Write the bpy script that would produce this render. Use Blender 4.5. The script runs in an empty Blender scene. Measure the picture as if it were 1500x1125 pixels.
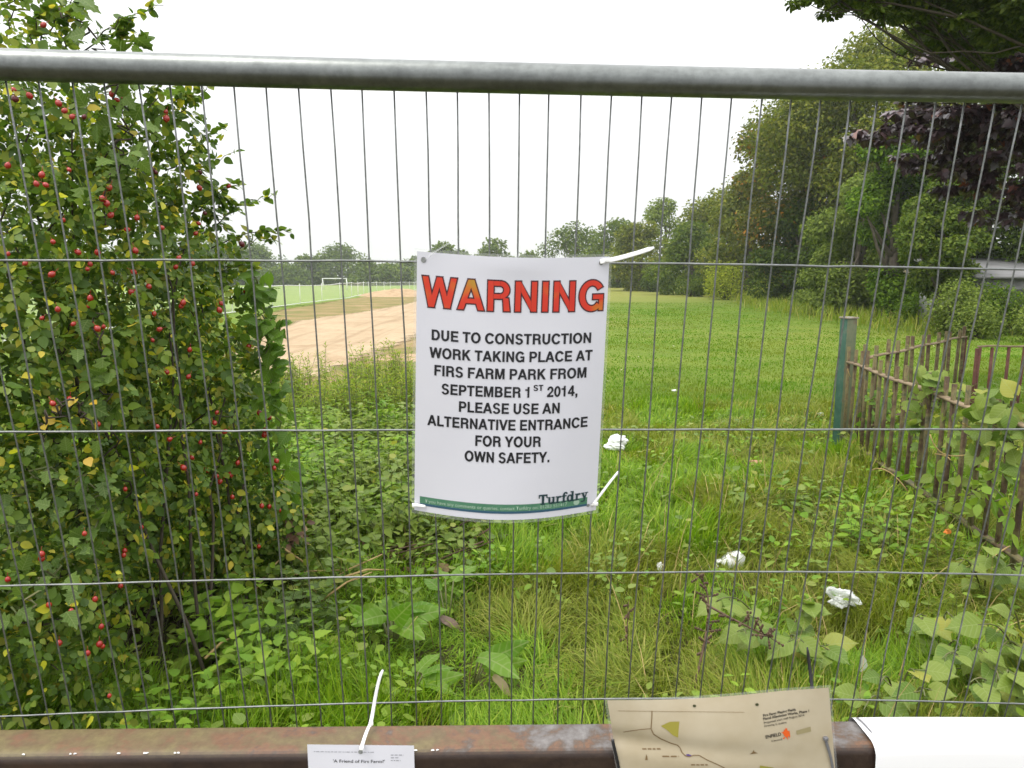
import bpy, bmesh, math, random
import numpy as np
from mathutils import Vector

R = math.radians
rng = np.random.default_rng(7)
random.seed(7)
sc = bpy.context.scene
col = sc.collection

# ------------------------------------------------------------------ camera, sky, sun, exposure
PITCH, CAMZ, F = R(8.53), 1.65, 1050.0
cam_d = bpy.data.cameras.new('camera')
cam = bpy.data.objects.new('camera', cam_d)
col.objects.link(cam)
cam.location = (0, 0, CAMZ)
cam.rotation_euler = (R(90) - PITCH, 0, 0)
cam_d.sensor_width = 36
cam_d.lens = 36 * F / 1500
cam_d.clip_start = 0.02
cam_d.clip_end = 3000
cam_d.dof.use_dof = True
cam_d.dof.focus_distance = 2.6
cam_d.dof.aperture_fstop = 16.0
sc.camera = cam

SUN_EL, SUN_AZ = R(62), R(235)          # azimuth clockwise from +Y: behind the camera, to the left
w = bpy.data.worlds.new('World')
sc.world = w
w.use_nodes = True
nt = w.node_tree
nt.nodes.clear()
n_out = nt.nodes.new('ShaderNodeOutputWorld')
n_bg = nt.nodes.new('ShaderNodeBackground')
n_sky = nt.nodes.new('ShaderNodeTexSky')
n_sky.sky_type = 'NISHITA'
n_sky.sun_disc = False
n_sky.sun_elevation = SUN_EL
n_sky.sun_rotation = SUN_AZ
n_sky.dust_density = 4
n_tc = nt.nodes.new('ShaderNodeTexCoord')
n_sep = nt.nodes.new('ShaderNodeSeparateXYZ')
n_mr = nt.nodes.new('ShaderNodeMapRange')      # overcast layer: brighter towards the zenith
n_mr.inputs['From Min'].default_value = 0.0
n_mr.inputs['From Max'].default_value = 1.0
n_mr.inputs['To Min'].default_value = 4.7
n_mr.inputs['To Max'].default_value = 15.0
n_cmb = nt.nodes.new('ShaderNodeMix')
n_cmb.data_type = 'RGBA'
n_cmb.inputs[0].default_value = 0.9
n_cl = nt.nodes.new('ShaderNodeVectorMath')
n_cl.operation = 'SCALE'
n_cl.inputs[0].default_value = (1.0, 1.0, 1.0)
nt.links.new(n_tc.outputs['Generated'], n_sep.inputs[0])
nt.links.new(n_sep.outputs['Z'], n_mr.inputs['Value'])
nt.links.new(n_mr.outputs[0], n_cl.inputs['Scale'])
nt.links.new(n_sky.outputs[0], n_cmb.inputs[6])
nt.links.new(n_cl.outputs[0], n_cmb.inputs[7])
nt.links.new(n_cmb.outputs[2], n_bg.inputs['Color'])
n_bg.inputs['Strength'].default_value = 0.1
nt.links.new(n_bg.outputs[0], n_out.inputs['Surface'])

sun_d = bpy.data.lights.new('sun', 'SUN')
sun_d.energy = 0.8
sun_d.angle = R(25)
sun_d.color = (1.0, 0.96, 0.9)
sun = bpy.data.objects.new('sun', sun_d)
col.objects.link(sun)
_sd = Vector((math.sin(SUN_AZ) * math.cos(SUN_EL), math.cos(SUN_AZ) * math.cos(SUN_EL), math.sin(SUN_EL)))
sun.rotation_euler = _sd.to_track_quat('Z', 'Y').to_euler()

sc.view_settings.view_transform = 'Standard'
sc.view_settings.look = 'None'
sc.view_settings.exposure = 1.0
sc.view_settings.gamma = 1.0
sc.cycles.max_bounces = 8
sc.cycles.diffuse_bounces = 3
sc.cycles.glossy_bounces = 3
sc.cycles.transmission_bounces = 3
sc.cycles.transparent_max_bounces = 8
sc.cycles.volume_bounces = 1
sc.cycles.use_denoising = True

# ------------------------------------------------------------------ measuring helpers
CP, SP = math.cos(PITCH), math.sin(PITCH)

def ray(px, py):
    x, yd = (px - 750) / F, (py - 562.5) / F
    return np.array([x, CP - yd * SP, -yd * CP - SP])

def at(px, py, Y):                       # point of the place seen in that direction, Y metres ahead
    r = ray(px, py)
    return np.array([0, 0, CAMZ]) + r * (Y / r[1])

def ground(px, py, z=0.0):
    r = ray(px, py)
    return np.array([0, 0, CAMZ]) + r * ((z - CAMZ) / r[2])

def cam2world(c):                        # x right, y down, z forward
    return np.array([c[0], c[2] * CP - c[1] * SP, CAMZ - c[1] * CP - c[2] * SP])

# ------------------------------------------------------------------ object helpers
def link(o, parent=None):
    col.objects.link(o)
    if parent is not None:
        o.parent = parent
    return o

def tag(o, label=None, cat=None, group=None, kind=None):
    if label: o['label'] = label
    if cat: o['category'] = cat
    if group: o['group'] = group
    if kind: o['kind'] = kind
    return o

def empty(name, loc, label, cat, group=None, kind=None):
    o = bpy.data.objects.new(name, None)
    o.empty_display_size = 0.1
    o.location = tuple(float(v) for v in loc)
    link(o)
    return tag(o, label, cat, group, kind)

def raw_mesh(name, V, loops, starts, mat, parent=None, smooth=False):
    """V (n,3) in world coordinates; loops/starts describe the polygons."""
    V = np.asarray(V, dtype=np.float64)
    if parent is not None:
        V = V - np.array(parent.location)[None]
    me = bpy.data.meshes.new(name)
    starts = np.asarray(starts, dtype=np.int32)
    loops = np.asarray(loops, dtype=np.int32)
    me.vertices.add(len(V))
    me.vertices.foreach_set('co', V.astype(np.float32).ravel())
    me.loops.add(len(loops))
    me.loops.foreach_set('vertex_index', loops)
    me.polygons.add(len(starts))
    me.polygons.foreach_set('loop_start', starts)
    if smooth:
        me.polygons.foreach_set('use_smooth', np.ones(len(starts), dtype=bool))
    me.update(calc_edges=True)
    me.materials.append(mat)
    return link(bpy.data.objects.new(name, me), parent)

class MB:
    """collects shapes, then links them as ONE mesh object"""
    def __init__(s):
        s.V, s.Fc, s.n = [], [], 0
    def add(s, V, Fc):
        V = np.asarray(V, dtype=float)
        s.V.append(V)
        s.Fc += [tuple(int(i) + s.n for i in f) for f in Fc]
        s.n += len(V)
        return s
    def tube(s, pts, rad, seg=8, cap=True, flat=1.0, up=None):
        pts = np.asarray(pts, dtype=float)
        n = len(pts)
        rad = np.broadcast_to(np.asarray(rad, dtype=float), (n,))
        T = np.gradient(pts, axis=0)
        T /= np.linalg.norm(T, axis=1)[:, None] + 1e-12
        ref = np.array(up if up is not None else ([0, 0, 1.] if abs(T[0][2]) < .9 else [1., 0, 0]))
        V = []
        for i in range(n):
            a = np.cross(T[i], ref); a /= np.linalg.norm(a) + 1e-12
            b = np.cross(a, T[i])
            if up is None: ref = b
            for k in range(seg):
                t = 2 * math.pi * k / seg
                V.append(pts[i] + rad[i] * (a * math.cos(t) + flat * b * math.sin(t)))
        Fc = []
        for i in range(n - 1):
            for k in range(seg):
                k2 = (k + 1) % seg
                Fc.append((i * seg + k, i * seg + k2, (i + 1) * seg + k2, (i + 1) * seg + k))
        if cap:
            Fc.append(tuple(range(seg))[::-1])
            Fc.append(tuple((n - 1) * seg + k for k in range(seg)))
        return s.add(V, Fc)
    def box(s, c, size, rz=0.0, bev=0.0):
        x, y, z = [v / 2 for v in size]
        bm = bmesh.new()
        bmesh.ops.create_cube(bm, size=1)
        for v in bm.verts:
            v.co = Vector((v.co.x * 2 * x, v.co.y * 2 * y, v.co.z * 2 * z))
        if bev:
            bmesh.ops.bevel(bm, geom=bm.edges[:], offset=bev, segments=2, affect='EDGES', profile=.5)
        cs, sn = math.cos(rz), math.sin(rz)
        V = [(c[0] + v.co.x * cs - v.co.y * sn, c[1] + v.co.x * sn + v.co.y * cs, c[2] + v.co.z) for v in bm.verts]
        bm.verts.index_update()
        Fc = [tuple(v.index for v in f.verts) for f in bm.faces]
        bm.free()
        return s.add(V, Fc)
    def grid(s, fn, na, nb, a0=0., a1=1., b0=0., b1=1.):
        A = np.linspace(a0, a1, na + 1); B = np.linspace(b0, b1, nb + 1)
        V = [fn(a, b) for b in B for a in A]
        Fc = [(j * (na + 1) + i, j * (na + 1) + i + 1, (j + 1) * (na + 1) + i + 1, (j + 1) * (na + 1) + i)
              for j in range(nb) for i in range(na)]
        return s.add(V, Fc)
    def build(s, name, mat, parent=None, smooth=False):
        V = np.concatenate(s.V)
        loops, starts, k = [], [], 0
        for f in s.Fc:
            starts.append(k); loops.extend(f); k += len(f)
        return raw_mesh(name, V, loops, starts, mat, parent, smooth)

# leaf outlines: columns are along the leaf, across it, and out of its plane
def _tm(rim, fold=.18, curl=-.12, mid=(.5,)):
    """rim: (along, half width) from base to tip; two folded halves that share a midrib"""
    V = [(0, 0, 0)] + [(m, 0, curl * m * m) for m in mid] + [(1, 0, curl)]
    nm = len(V)
    Lr = [(a, h, fold * h + curl * a * a) for a, h in rim]
    Rr = [(a, -h, fold * h + curl * a * a) for a, h in rim]
    V += Lr + Rr
    k = len(rim)
    f1 = tuple(range(nm)) + tuple(nm + i for i in range(k))[::-1]
    f2 = tuple(range(nm))[::-1] + tuple(nm + k + i for i in range(k))
    return np.array(V, dtype=float), [f1, f2]
LEAFLET = _tm([(.04, .16), (.22, .33), (.5, .36), (.78, .2)], fold=.2, curl=-.18)
OVATE = _tm([(.12, .17), (.4, .31), (.72, .22)])
LONG = _tm([(.15, .07), (.45, .11), (.75, .08)], curl=-.35)
ROUND = _tm([(.02, .2), (.3, .42), (.65, .38), (.9, .16)], fold=.12)
NETTLE = _tm([(.06, .24), (.2, .33), (.24, .27), (.42, .31), (.46, .24), (.64, .21), (.67, .15), (.84, .08)], fold=.22, curl=-.25)
LOBED = _tm([(.04, .12), (.1, .42), (.28, .28), (.42, .5), (.55, .24), (.72, .28), (.8, .12)], fold=.1, curl=-.15)
MAPLE = _tm([(-.02, .1), (-.06, .42), (.2, .3), (.42, .56), (.5, .26), (.74, .2)], fold=.12, curl=-.22)
SPRAY = _tm([(.2, .2), (.65, .26)], fold=.35, curl=-.25)
def _gl(prof, nl=9, fold=.2, curl=-.3, wav=.05, base=0.):
    """curved broad leaf: prof gives half widths along it; five points across, wavy margin"""
    V, Fc = [], []
    xs_ = np.linspace(0, len(prof) - 1, nl)
    for i, q_ in enumerate(xs_):
        h = float(np.interp(q_, range(len(prof)), prof)); t_ = i / (nl - 1)
        for s_ in (-1, -.55, 0, .55, 1):
            z = fold * h * (abs(s_) ** .8) + curl * t_ ** 2 - .35 * h * s_ * s_ * t_ + wav * math.sin(9 * t_ + 2.2 * s_) * abs(s_) * (h > .04)
            V.append((base * (1 - t_) ** 3 * abs(s_) ** 1.5 + t_ * (1 - .02 * s_ * s_), h * s_, z))
    for i in range(nl - 1):
        for k in range(4):
            p_ = i * 5 + k
            Fc.append((p_, p_ + 5, p_ + 6, p_ + 1))
    return np.array(V, dtype=float), Fc
HEART = _gl([.10, .34, .43, .42, .36, .27, .16, .06, .0], fold=.25, curl=-.22, wav=.03, base=-.22)
DOCK = _gl([.06, .15, .19, .20, .19, .17, .13, .08, .0], 11, fold=.35, curl=-.38, wav=.045)
SMOOTH_TM = (id(HEART), id(DOCK))
DIAM = (np.array([(0, 0, 0), (.45, .3, .08), (1, 0, -.1), (.5, -.32, .1)], dtype=float), [(0, 1, 2), (0, 2, 3)])

def nrm(v):
    return v / (np.linalg.norm(v, axis=-1, keepdims=True) + 1e-9)

def leaves(name, mat, parent, P, D, N, S, tm, wscale=None):
    """N leaves of outline tm at P, pointing along D, facing N, S long: one foliage mesh"""
    P, D, N, S = map(np.asarray, (P, D, N, S))
    D = nrm(D)
    N = nrm(N - D * (N * D).sum(1, keepdims=True))
    B = np.cross(N, D)
    T, Fc = tm
    n, k = len(P), len(T)
    ws = np.ones(n) if wscale is None else wscale
    V = (P[:, None, :] + S[:, None, None] * (T[None, :, 0, None] * D[:, None, :]
         + T[None, :, 1, None] * B[:, None, :] * ws[:, None, None] + T[None, :, 2, None] * N[:, None, :]))
    fl = np.concatenate([np.array(f) for f in Fc])
    fs = np.cumsum([0] + [len(f) for f in Fc])[:-1]
    loops = (fl[None] + (np.arange(n) * k)[:, None]).ravel()
    starts = (fs[None] + (np.arange(n) * len(fl))[:, None]).ravel()
    o = raw_mesh(name, V.reshape(-1, 3), loops, starts, mat, parent, id(tm) in SMOOTH_TM)
    if n < 20000:
        q_ = o.data.attributes.new('leaf', 'FLOAT_VECTOR', 'POINT')
        q_.data.foreach_set('vector', np.tile(T, (n, 1)).astype(np.float32).ravel())
    return o

def blades(name, mat, parent, P, H, Wd, A, bend, kind=None):
    """grass blades: root P, length H, width Wd, leaning to azimuth A by bend"""
    n = len(P)
    d = np.stack([np.cos(A), np.sin(A), np.zeros(n)], 1)
    sd = np.stack([-np.sin(A + rng.normal(0, .7, n)), np.cos(A), np.zeros(n)], 1)
    sd = nrm(sd)
    ts = np.array([0, .35, .7, 1.])
    pts = []
    for t in ts:
        out = bend * t ** 1.7
        up = np.sqrt(np.maximum(t * t - (out * .92) ** 2, 0.02 * t))
        pts.append(P + d * (H * out)[:, None] + np.array([0, 0, 1.])[None] * (H * up)[:, None])
    V = np.zeros((n, 7, 3))
    for i, wf in enumerate((.8, 1., .7)):
        V[:, 2 * i] = pts[i] - sd * (Wd * wf * .5)[:, None]
        V[:, 2 * i + 1] = pts[i] + sd * (Wd * wf * .5)[:, None]
    V[:, 6] = pts[3]
    fl = np.array([0, 1, 3, 2, 2, 3, 5, 4, 4, 5, 6])
    fs = np.array([0, 4, 8])
    loops = (fl[None] + (np.arange(n) * 7)[:, None]).ravel()
    starts = (fs[None] + (np.arange(n) * 11)[:, None]).ravel()
    return raw_mesh(name, V.reshape(-1, 3), loops, starts, mat, parent)

def rdir(n):
    return nrm(rng.normal(0, 1, (n, 3)))

def vnoise(x, y, s, seed=0):              # cheap smooth value noise in 0..1
    x = np.asarray(x) / s; y = np.asarray(y) / s
    xi, yi = np.floor(x), np.floor(y)
    fx, fy = x - xi, y - yi
    fx = fx * fx * (3 - 2 * fx); fy = fy * fy * (3 - 2 * fy)
    h = lambda a, b: np.modf(np.abs(np.sin(a * 127.1 + b * 311.7 + seed * 74.7) * 43758.5453))[0]
    return (h(xi, yi) * (1 - fx) + h(xi + 1, yi) * fx) * (1 - fy) + (h(xi, yi + 1) * (1 - fx) + h(xi + 1, yi + 1) * fx) * fy

def inpoly(x, y, poly):
    x = np.asarray(x); y = np.asarray(y)
    r = np.zeros(x.shape, bool)
    j = len(poly) - 1
    for i in range(len(poly)):
        xi, yi = poly[i]; xj, yj = poly[j]
        c = ((yi > y) != (yj > y)) & (x < (xj - xi) * (y - yi) / (yj - yi + 1e-12) + xi)
        r ^= c
        j = i
    return r

# ------------------------------------------------------------------ materials
def new_mat(name):
    m = bpy.data.materials.new(name)
    m.use_nodes = True
    t = m.node_tree
    return m, t, t.nodes['Principled BSDF'], t.nodes['Material Output']

def ramp(t, cols, fac):
    r = t.nodes.new('ShaderNodeValToRGB')
    el = r.color_ramp.elements
    while len(el) < len(cols): el.new(0.5)
    for e, (p, c) in zip(el, cols):
        e.position = p; e.color = (*c, 1)
    t.links.new(fac, r.inputs[0])
    return r.outputs[0]

def tex_noise(t, scale, detail=4, rough=.6, vec='Object', stretch=None, dist=0):
    tc = t.nodes.new('ShaderNodeTexCoord')
    nz = t.nodes.new('ShaderNodeTexNoise')
    nz.inputs['Scale'].default_value = scale
    nz.inputs['Detail'].default_value = detail
    nz.inputs['Roughness'].default_value = rough
    nz.inputs['Distortion'].default_value = dist
    if stretch:
        mp = t.nodes.new('ShaderNodeMapping')
        mp.inputs['Scale'].default_value = stretch
        t.links.new(tc.outputs[vec], mp.inputs[0]); t.links.new(mp.outputs[0], nz.inputs['Vector'])
    else:
        t.links.new(tc.outputs[vec], nz.inputs['Vector'])
    return nz.outputs['Fac']

def mixc(t, f, a, b, blend='MIX'):
    m = t.nodes.new('ShaderNodeMix'); m.data_type = 'RGBA'; m.blend_type = blend
    for s, v in ((0, f), (6, a), (7, b)):
        if hasattr(v, 'links'): t.links.new(v, m.inputs[s])
        elif s == 0: m.inputs[0].default_value = v
        else: m.inputs[s].default_value = (*v, 1)
    return m.outputs[2]

def bump(t, b, h, strength=.3, dist=.01):
    n = t.nodes.new('ShaderNodeBump')
    n.inputs['Strength'].default_value = strength
    n.inputs['Distance'].default_value = dist
    t.links.new(h, n.inputs['Height']); t.links.new(n.outputs[0], b.inputs['Normal'])

def leaf_mat(name, cols, rough=.5, trans=.3, tcol=1.6, spec=.35, patch=None, pscale=1.5, gain=(1.45, 1.3, 1.1), veins=0.):
    """cols: ramp over the leaves, one colour per leaf; patch: second colour in drifts of the place"""
    m, t, b, out = new_mat(name)
    cols = [(p_, tuple(min(.6, v * k_) for v, k_ in zip(cc, gain))) for p_, cc in cols]
    g = t.nodes.new('ShaderNodeNewGeometry')
    c = ramp(t, cols, g.outputs['Random Per Island'])
    if patch:
        f = tex_noise(t, pscale, 3)
        f = ramp(t, [(.42, (0, 0, 0)), (.62, (1, 1, 1))], f)
        c = mixc(t, f, c, mixc(t, 0.7, c, patch))
    if veins:                                 # pale midrib and side veins, from the leaf's own coordinates
        at_ = t.nodes.new('ShaderNodeAttribute'); at_.attribute_name = 'leaf'
        s_ = t.nodes.new('ShaderNodeSeparateXYZ'); t.links.new(at_.outputs['Vector'], s_.inputs[0])
        def mth(op, x, y=None, z=None):
            n_ = t.nodes.new('ShaderNodeMath'); n_.operation = op
            for i_, v_ in enumerate((x, y, z)):
                if v_ is None: continue
                if hasattr(v_, 'links'): t.links.new(v_, n_.inputs[i_])
                else: n_.inputs[i_].default_value = v_
            return n_.outputs[0]
        ab = mth('ABSOLUTE', s_.outputs['Y'])
        ph = mth('SUBTRACT', s_.outputs['X'], mth('MULTIPLY', ab, .75))
        sv = mth('POWER', mth('ABSOLUTE', mth('COSINE', mth('MULTIPLY', ph, 20.0))), 14.0)
        mid = mth('LESS_THAN', ab, .012)
        vn = mth('MAXIMUM', mth('MULTIPLY', sv, .55), mid)
        c = mixc(t, mth('MULTIPLY', vn, veins), c, mixc(t, .6, c, (.30, .36, .14)))
        bump(t, b, mth('SUBTRACT', 1.0, vn), .35, .003)
    b.inputs['Roughness'].default_value = rough
    b.inputs['Specular IOR Level'].default_value = spec
    t.links.new(c, b.inputs['Base Color'])
    tr = t.nodes.new('ShaderNodeBsdfTranslucent')
    t.links.new(mixc(t, 1.0, c, (tcol, tcol * 1.05, tcol * .6), 'MULTIPLY'), tr.inputs[0])
    mx = t.nodes.new('ShaderNodeMixShader')
    mx.inputs[0].default_value = trans
    t.links.new(b.outputs[0], mx.inputs[1]); t.links.new(tr.outputs[0], mx.inputs[2])
    t.links.new(mx.outputs[0], out.inputs['Surface'])
    return m

def plain(name, c, rough=.6, metal=0., spec=.5, var=None, vscale=20, bmp=0, bscale=60, coat=0):
    m, t, b, out = new_mat(name)
    b.inputs['Roughness'].default_value = rough
    b.inputs['Metallic'].default_value = metal
    b.inputs['Specular IOR Level'].default_value = spec
    if coat: b.inputs['Coat Weight'].default_value = coat
    if var:
        f = ramp(t, [(.35, (0, 0, 0)), (.68, (1, 1, 1))], tex_noise(t, vscale, 6))
        t.links.new(mixc(t, f, c, var), b.inputs['Base Color'])
    else:
        b.inputs['Base Color'].default_value = (*c, 1)
    if bmp: bump(t, b, tex_noise(t, bscale, 6), bmp, .004)
    return m

M = {}
G1 = lambda k: (.035 * k, .062 * k, .012 * k)
M['rose'] = leaf_mat('rose_leaf', [(0, (.018, .040, .010)), (.35, (.035, .070, .014)), (.7, (.060, .100, .022)), (.9, (.090, .120, .028)),
                                   (.955, (.12, .12, .03)), (.975, (.42, .28, .03)), (1, (.40, .20, .05))], rough=.42, trans=.34, spec=.3, gain=(2.6, 2.3, 1.35))
M['haw'] = leaf_mat('lobed_leaf', [(0, (.05, .10, .02)), (1, (.09, .16, .03))], rough=.5, trans=.35, veins=.8)
M['lime'] = leaf_mat('lime_leaf', [(0, (.05, .12, .014)), (1, (.10, .20, .022))], rough=.5, trans=.4, veins=.8)
M['yellow'] = leaf_mat('yellow_leaf', [(0, (.5, .32, .03)), (.6, (.55, .40, .06)), (1, (.45, .2, .05))], trans=.35, gain=(1, 1, 1))
M['nettle'] = leaf_mat('nettle_leaf', [(0, (.07, .15, .015)), (.5, (.11, .21, .022)), (1, (.18, .27, .035))], rough=.55, trans=.34, spec=.25, patch=(.18, .215, .04), gain=(1.45, 1.4, 1.1))
M['weed'] = leaf_mat('weed_leaf', [(0, (.09, .16, .015)), (.6, (.14, .215, .024)), (1, (.22, .25, .05))], trans=.38, spec=.2)
M['bind'] = leaf_mat('heart_leaf', [(0, (.07, .135, .022)), (.6, (.115, .18, .034)), (.9, (.15, .21, .05)), (1, (.22, .24, .05))], rough=.5, trans=.32, spec=.28, veins=.8)
M['dock'] = leaf_mat('dock_leaf', [(0, (.06, .15, .014)), (.7, (.10, .20, .022)), (1, (.14, .22, .05))], rough=.5, trans=.38, spec=.28, veins=.8)
M['dead'] = leaf_mat('dead_leaf', [(0, (.10, .05, .03)), (.5, (.2, .12, .08)), (1, (.30, .20, .10))], trans=.1, gain=(1, 1, 1))
M['grass'] = leaf_mat('long_grass', [(0, (.08, .14, .010)), (.35, (.145, .205, .016)), (.72, (.22, .265, .03)), (.88, (.30, .28, .07)), (1, (.42, .35, .15))],
                      rough=.55, trans=.34, spec=.2, patch=(.21, .235, .035), pscale=.9, gain=(1.06, 1.10, .9))
M['grassg'] = leaf_mat('fresh_grass', [(0, (.085, .17, .008)), (.6, (.15, .255, .014)), (1, (.24, .32, .035))], rough=.5, trans=.36, spec=.25, gain=(1.2, 1.2, 1))
M['lawn'] = leaf_mat('lawn_grass', [(0, (.095, .19, .009)), (.6, (.12, .22, .011)), (1, (.16, .245, .02))], rough=.6, trans=.3, spec=.12, patch=(.19, .21, .03), pscale=.45, gain=(.88, .98, .85))
M['straw'] = plain('straw', (.42, .30, .12), .7, var=(.25, .17, .06))
M['twig'] = plain('twig', (.035, .026, .016), .85, var=(.06, .048, .03), vscale=30)
M['stemgreen'] = plain('green_stem', (.09, .13, .03), .6, var=(.14, .12, .05))
M['deadstem'] = plain('dead_stem', (.06, .036, .02), .85, var=(.13, .08, .045), vscale=60)
M['hip'] = plain('rose_hip', (.30, .010, .010), .25, var=(.38, .03, .015), vscale=12, coat=.3)
M['hipdark'] = plain('dark_hip', (.10, .006, .012), .3, coat=.3)
M['bark'] = plain('bark', (.07, .055, .04), .9, var=(.12, .10, .075), vscale=6, bmp=.6, bscale=20)

# ================================================================== THE SETTING
def hgt(x, y):
    """ground height: small bumps near by, the pitch on the left falls away a little"""
    x = np.asarray(x, float); y = np.asarray(y, float)
    b = .06 * (vnoise(x, y, .9, 1) - .5) + .10 * (vnoise(x, y, 2.7, 2) - .5)
    b = b * np.clip((26 - y) / 12, 0.15, 1) * np.clip((y - 1.6) / .8, .2, 1)
    s = np.clip((y - 55) / 60, 0, 1); s = s * s * (3 - 2 * s)
    l = np.clip((-4 - x) / 14, 0, 1)
    return b - .45 * s * l

def hz(x, y):
    return float(hgt(np.array([x]), np.array([y]))[0])

gy = np.concatenate([np.linspace(-3, 12, 76), np.geomspace(12.4, 900, 70)])
gx = np.concatenate([-np.geomspace(900, 9.3, 60), np.linspace(-9, 9, 91), np.geomspace(9.3, 900, 60)])
GX, GY = np.meshgrid(gx, gy)
GZ = hgt(GX, GY)
nx = len(gx)
ii, jj = np.meshgrid(np.arange(nx - 1), np.arange(len(gy) - 1))
q = (jj * nx + ii).ravel()
loops = np.stack([q, q + 1, q + nx + 1, q + nx], 1).ravel()

m, t, b, out = new_mat('meadow_ground')
f1 = tex_noise(t, .055, 5, .6); f2 = tex_noise(t, .6, 6, .65); f3 = tex_noise(t, 9, 6, .7)
base = ramp(t, [(.3, (.085, .15, .014)), (.52, (.12, .19, .02)), (.72, (.165, .205, .03))], f2)
dry = ramp(t, [(.47, (0, 0, 0)), (.66, (1, 1, 1))], f1)
base = mixc(t, dry, base, mixc(t, .45, base, (.28, .23, .07)))
tcd = t.nodes.new('ShaderNodeTexCoord'); spd = t.nodes.new('ShaderNodeSeparateXYZ'); t.links.new(tcd.outputs['Object'], spd.inputs[0])
mrd = t.nodes.new('ShaderNodeMapRange'); mrd.inputs['From Min'].default_value = 38; mrd.inputs['From Max'].default_value = 62; mrd.inputs['To Max'].default_value = .6
t.links.new(spd.outputs['Y'], mrd.inputs['Value'])
base = mixc(t, mrd.outputs[0], base, (.25, .225, .06))          # the drier far end of the meadow
tuft = ramp(t, [(.35, (.78, .78, .78)), (.6, (1.06, 1.06, 1.06))], f3)
base = mixc(t, 1.0, base, tuft, 'MULTIPLY')
# bare earth and old thatch close to the gate
tc = t.nodes.new('ShaderNodeTexCoord'); sp = t.nodes.new('ShaderNodeSeparateXYZ'); t.links.new(tc.outputs['Object'], sp.inputs[0])
mr = t.nodes.new('ShaderNodeMapRange'); mr.inputs['From Min'].default_value = 6.5; mr.inputs['From Max'].default_value = 10
mr.inputs['To Min'].default_value = 1; mr.inputs['To Max'].default_value = 0
t.links.new(sp.outputs['Y'], mr.inputs['Value'])
soil = ramp(t, [(.35, (.035, .028, .014)), (.6, (.075, .075, .024)), (.8, (.12, .10, .045))], f3)
base = mixc(t, mr.outputs[0], base, soil)
t.links.new(base, b.inputs['Base Color'])
b.inputs['Roughness'].default_value = .9; b.inputs['Specular IOR Level'].default_value = .1
bump(t, b, f3, .6, .05)
o = raw_mesh('ground', np.stack([GX, GY, GZ], -1).reshape(-1, 3), loops, np.arange(len(q)) * 4, m, None, True)
tag(o, 'green grassy park ground reaching to the far trees', 'ground', kind='structure')

def chaikin(P, n=2):
    P = np.array(P, float)
    for _ in range(n):
        Q = np.roll(P, -1, 0)
        P = np.stack([.75 * P + .25 * Q, .25 * P + .75 * Q], 1).reshape(-1, 2)
    return P

def sheet(name, poly, dz, mat, label, cat, cells=.5, pad=1.5):
    """a thin ground layer; its 'edge' attribute is the distance inside the outline, which the material frays with noise"""
    P = chaikin(poly)
    x = np.arange(P[:, 0].min() - pad, P[:, 0].max() + pad, cells); y = np.arange(P[:, 1].min() - pad, P[:, 1].max() + pad, cells)
    X, Y = np.meshgrid(x, y); fx, fy = X.ravel(), Y.ravel()
    d = np.full(fx.shape, 1e9)
    for a, c in zip(P, np.roll(P, -1, 0)):
        e = c - a; t_ = np.clip(((fx - a[0]) * e[0] + (fy - a[1]) * e[1]) / (e @ e + 1e-9), 0, 1)
        d = np.minimum(d, np.hypot(fx - a[0] - t_ * e[0], fy - a[1] - t_ * e[1]))
    d = np.where(inpoly(fx, fy, [tuple(p) for p in P]), d, -d)
    n_ = len(x)
    i_, j_ = np.meshgrid(np.arange(n_ - 1), np.arange(len(y) - 1)); q = (j_ * n_ + i_).ravel()
    quads = np.stack([q, q + 1, q + n_ + 1, q + n_], 1)
    quads = quads[(d[quads] > -pad * .9).any(1)]
    used = np.unique(quads); mp = np.zeros(len(fx), int); mp[used] = np.arange(len(used))
    V = np.stack([fx, fy, hgt(fx, fy) + dz], 1)[used]
    o = raw_mesh(name, V, mp[quads].ravel(), np.arange(len(quads)) * 4, mat, None, True)
    at_ = o.data.attributes.new('edge', 'FLOAT', 'POINT'); at_.data.foreach_set('value', d[used].astype(np.float32))
    return tag(o, label, cat, kind='structure')

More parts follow.
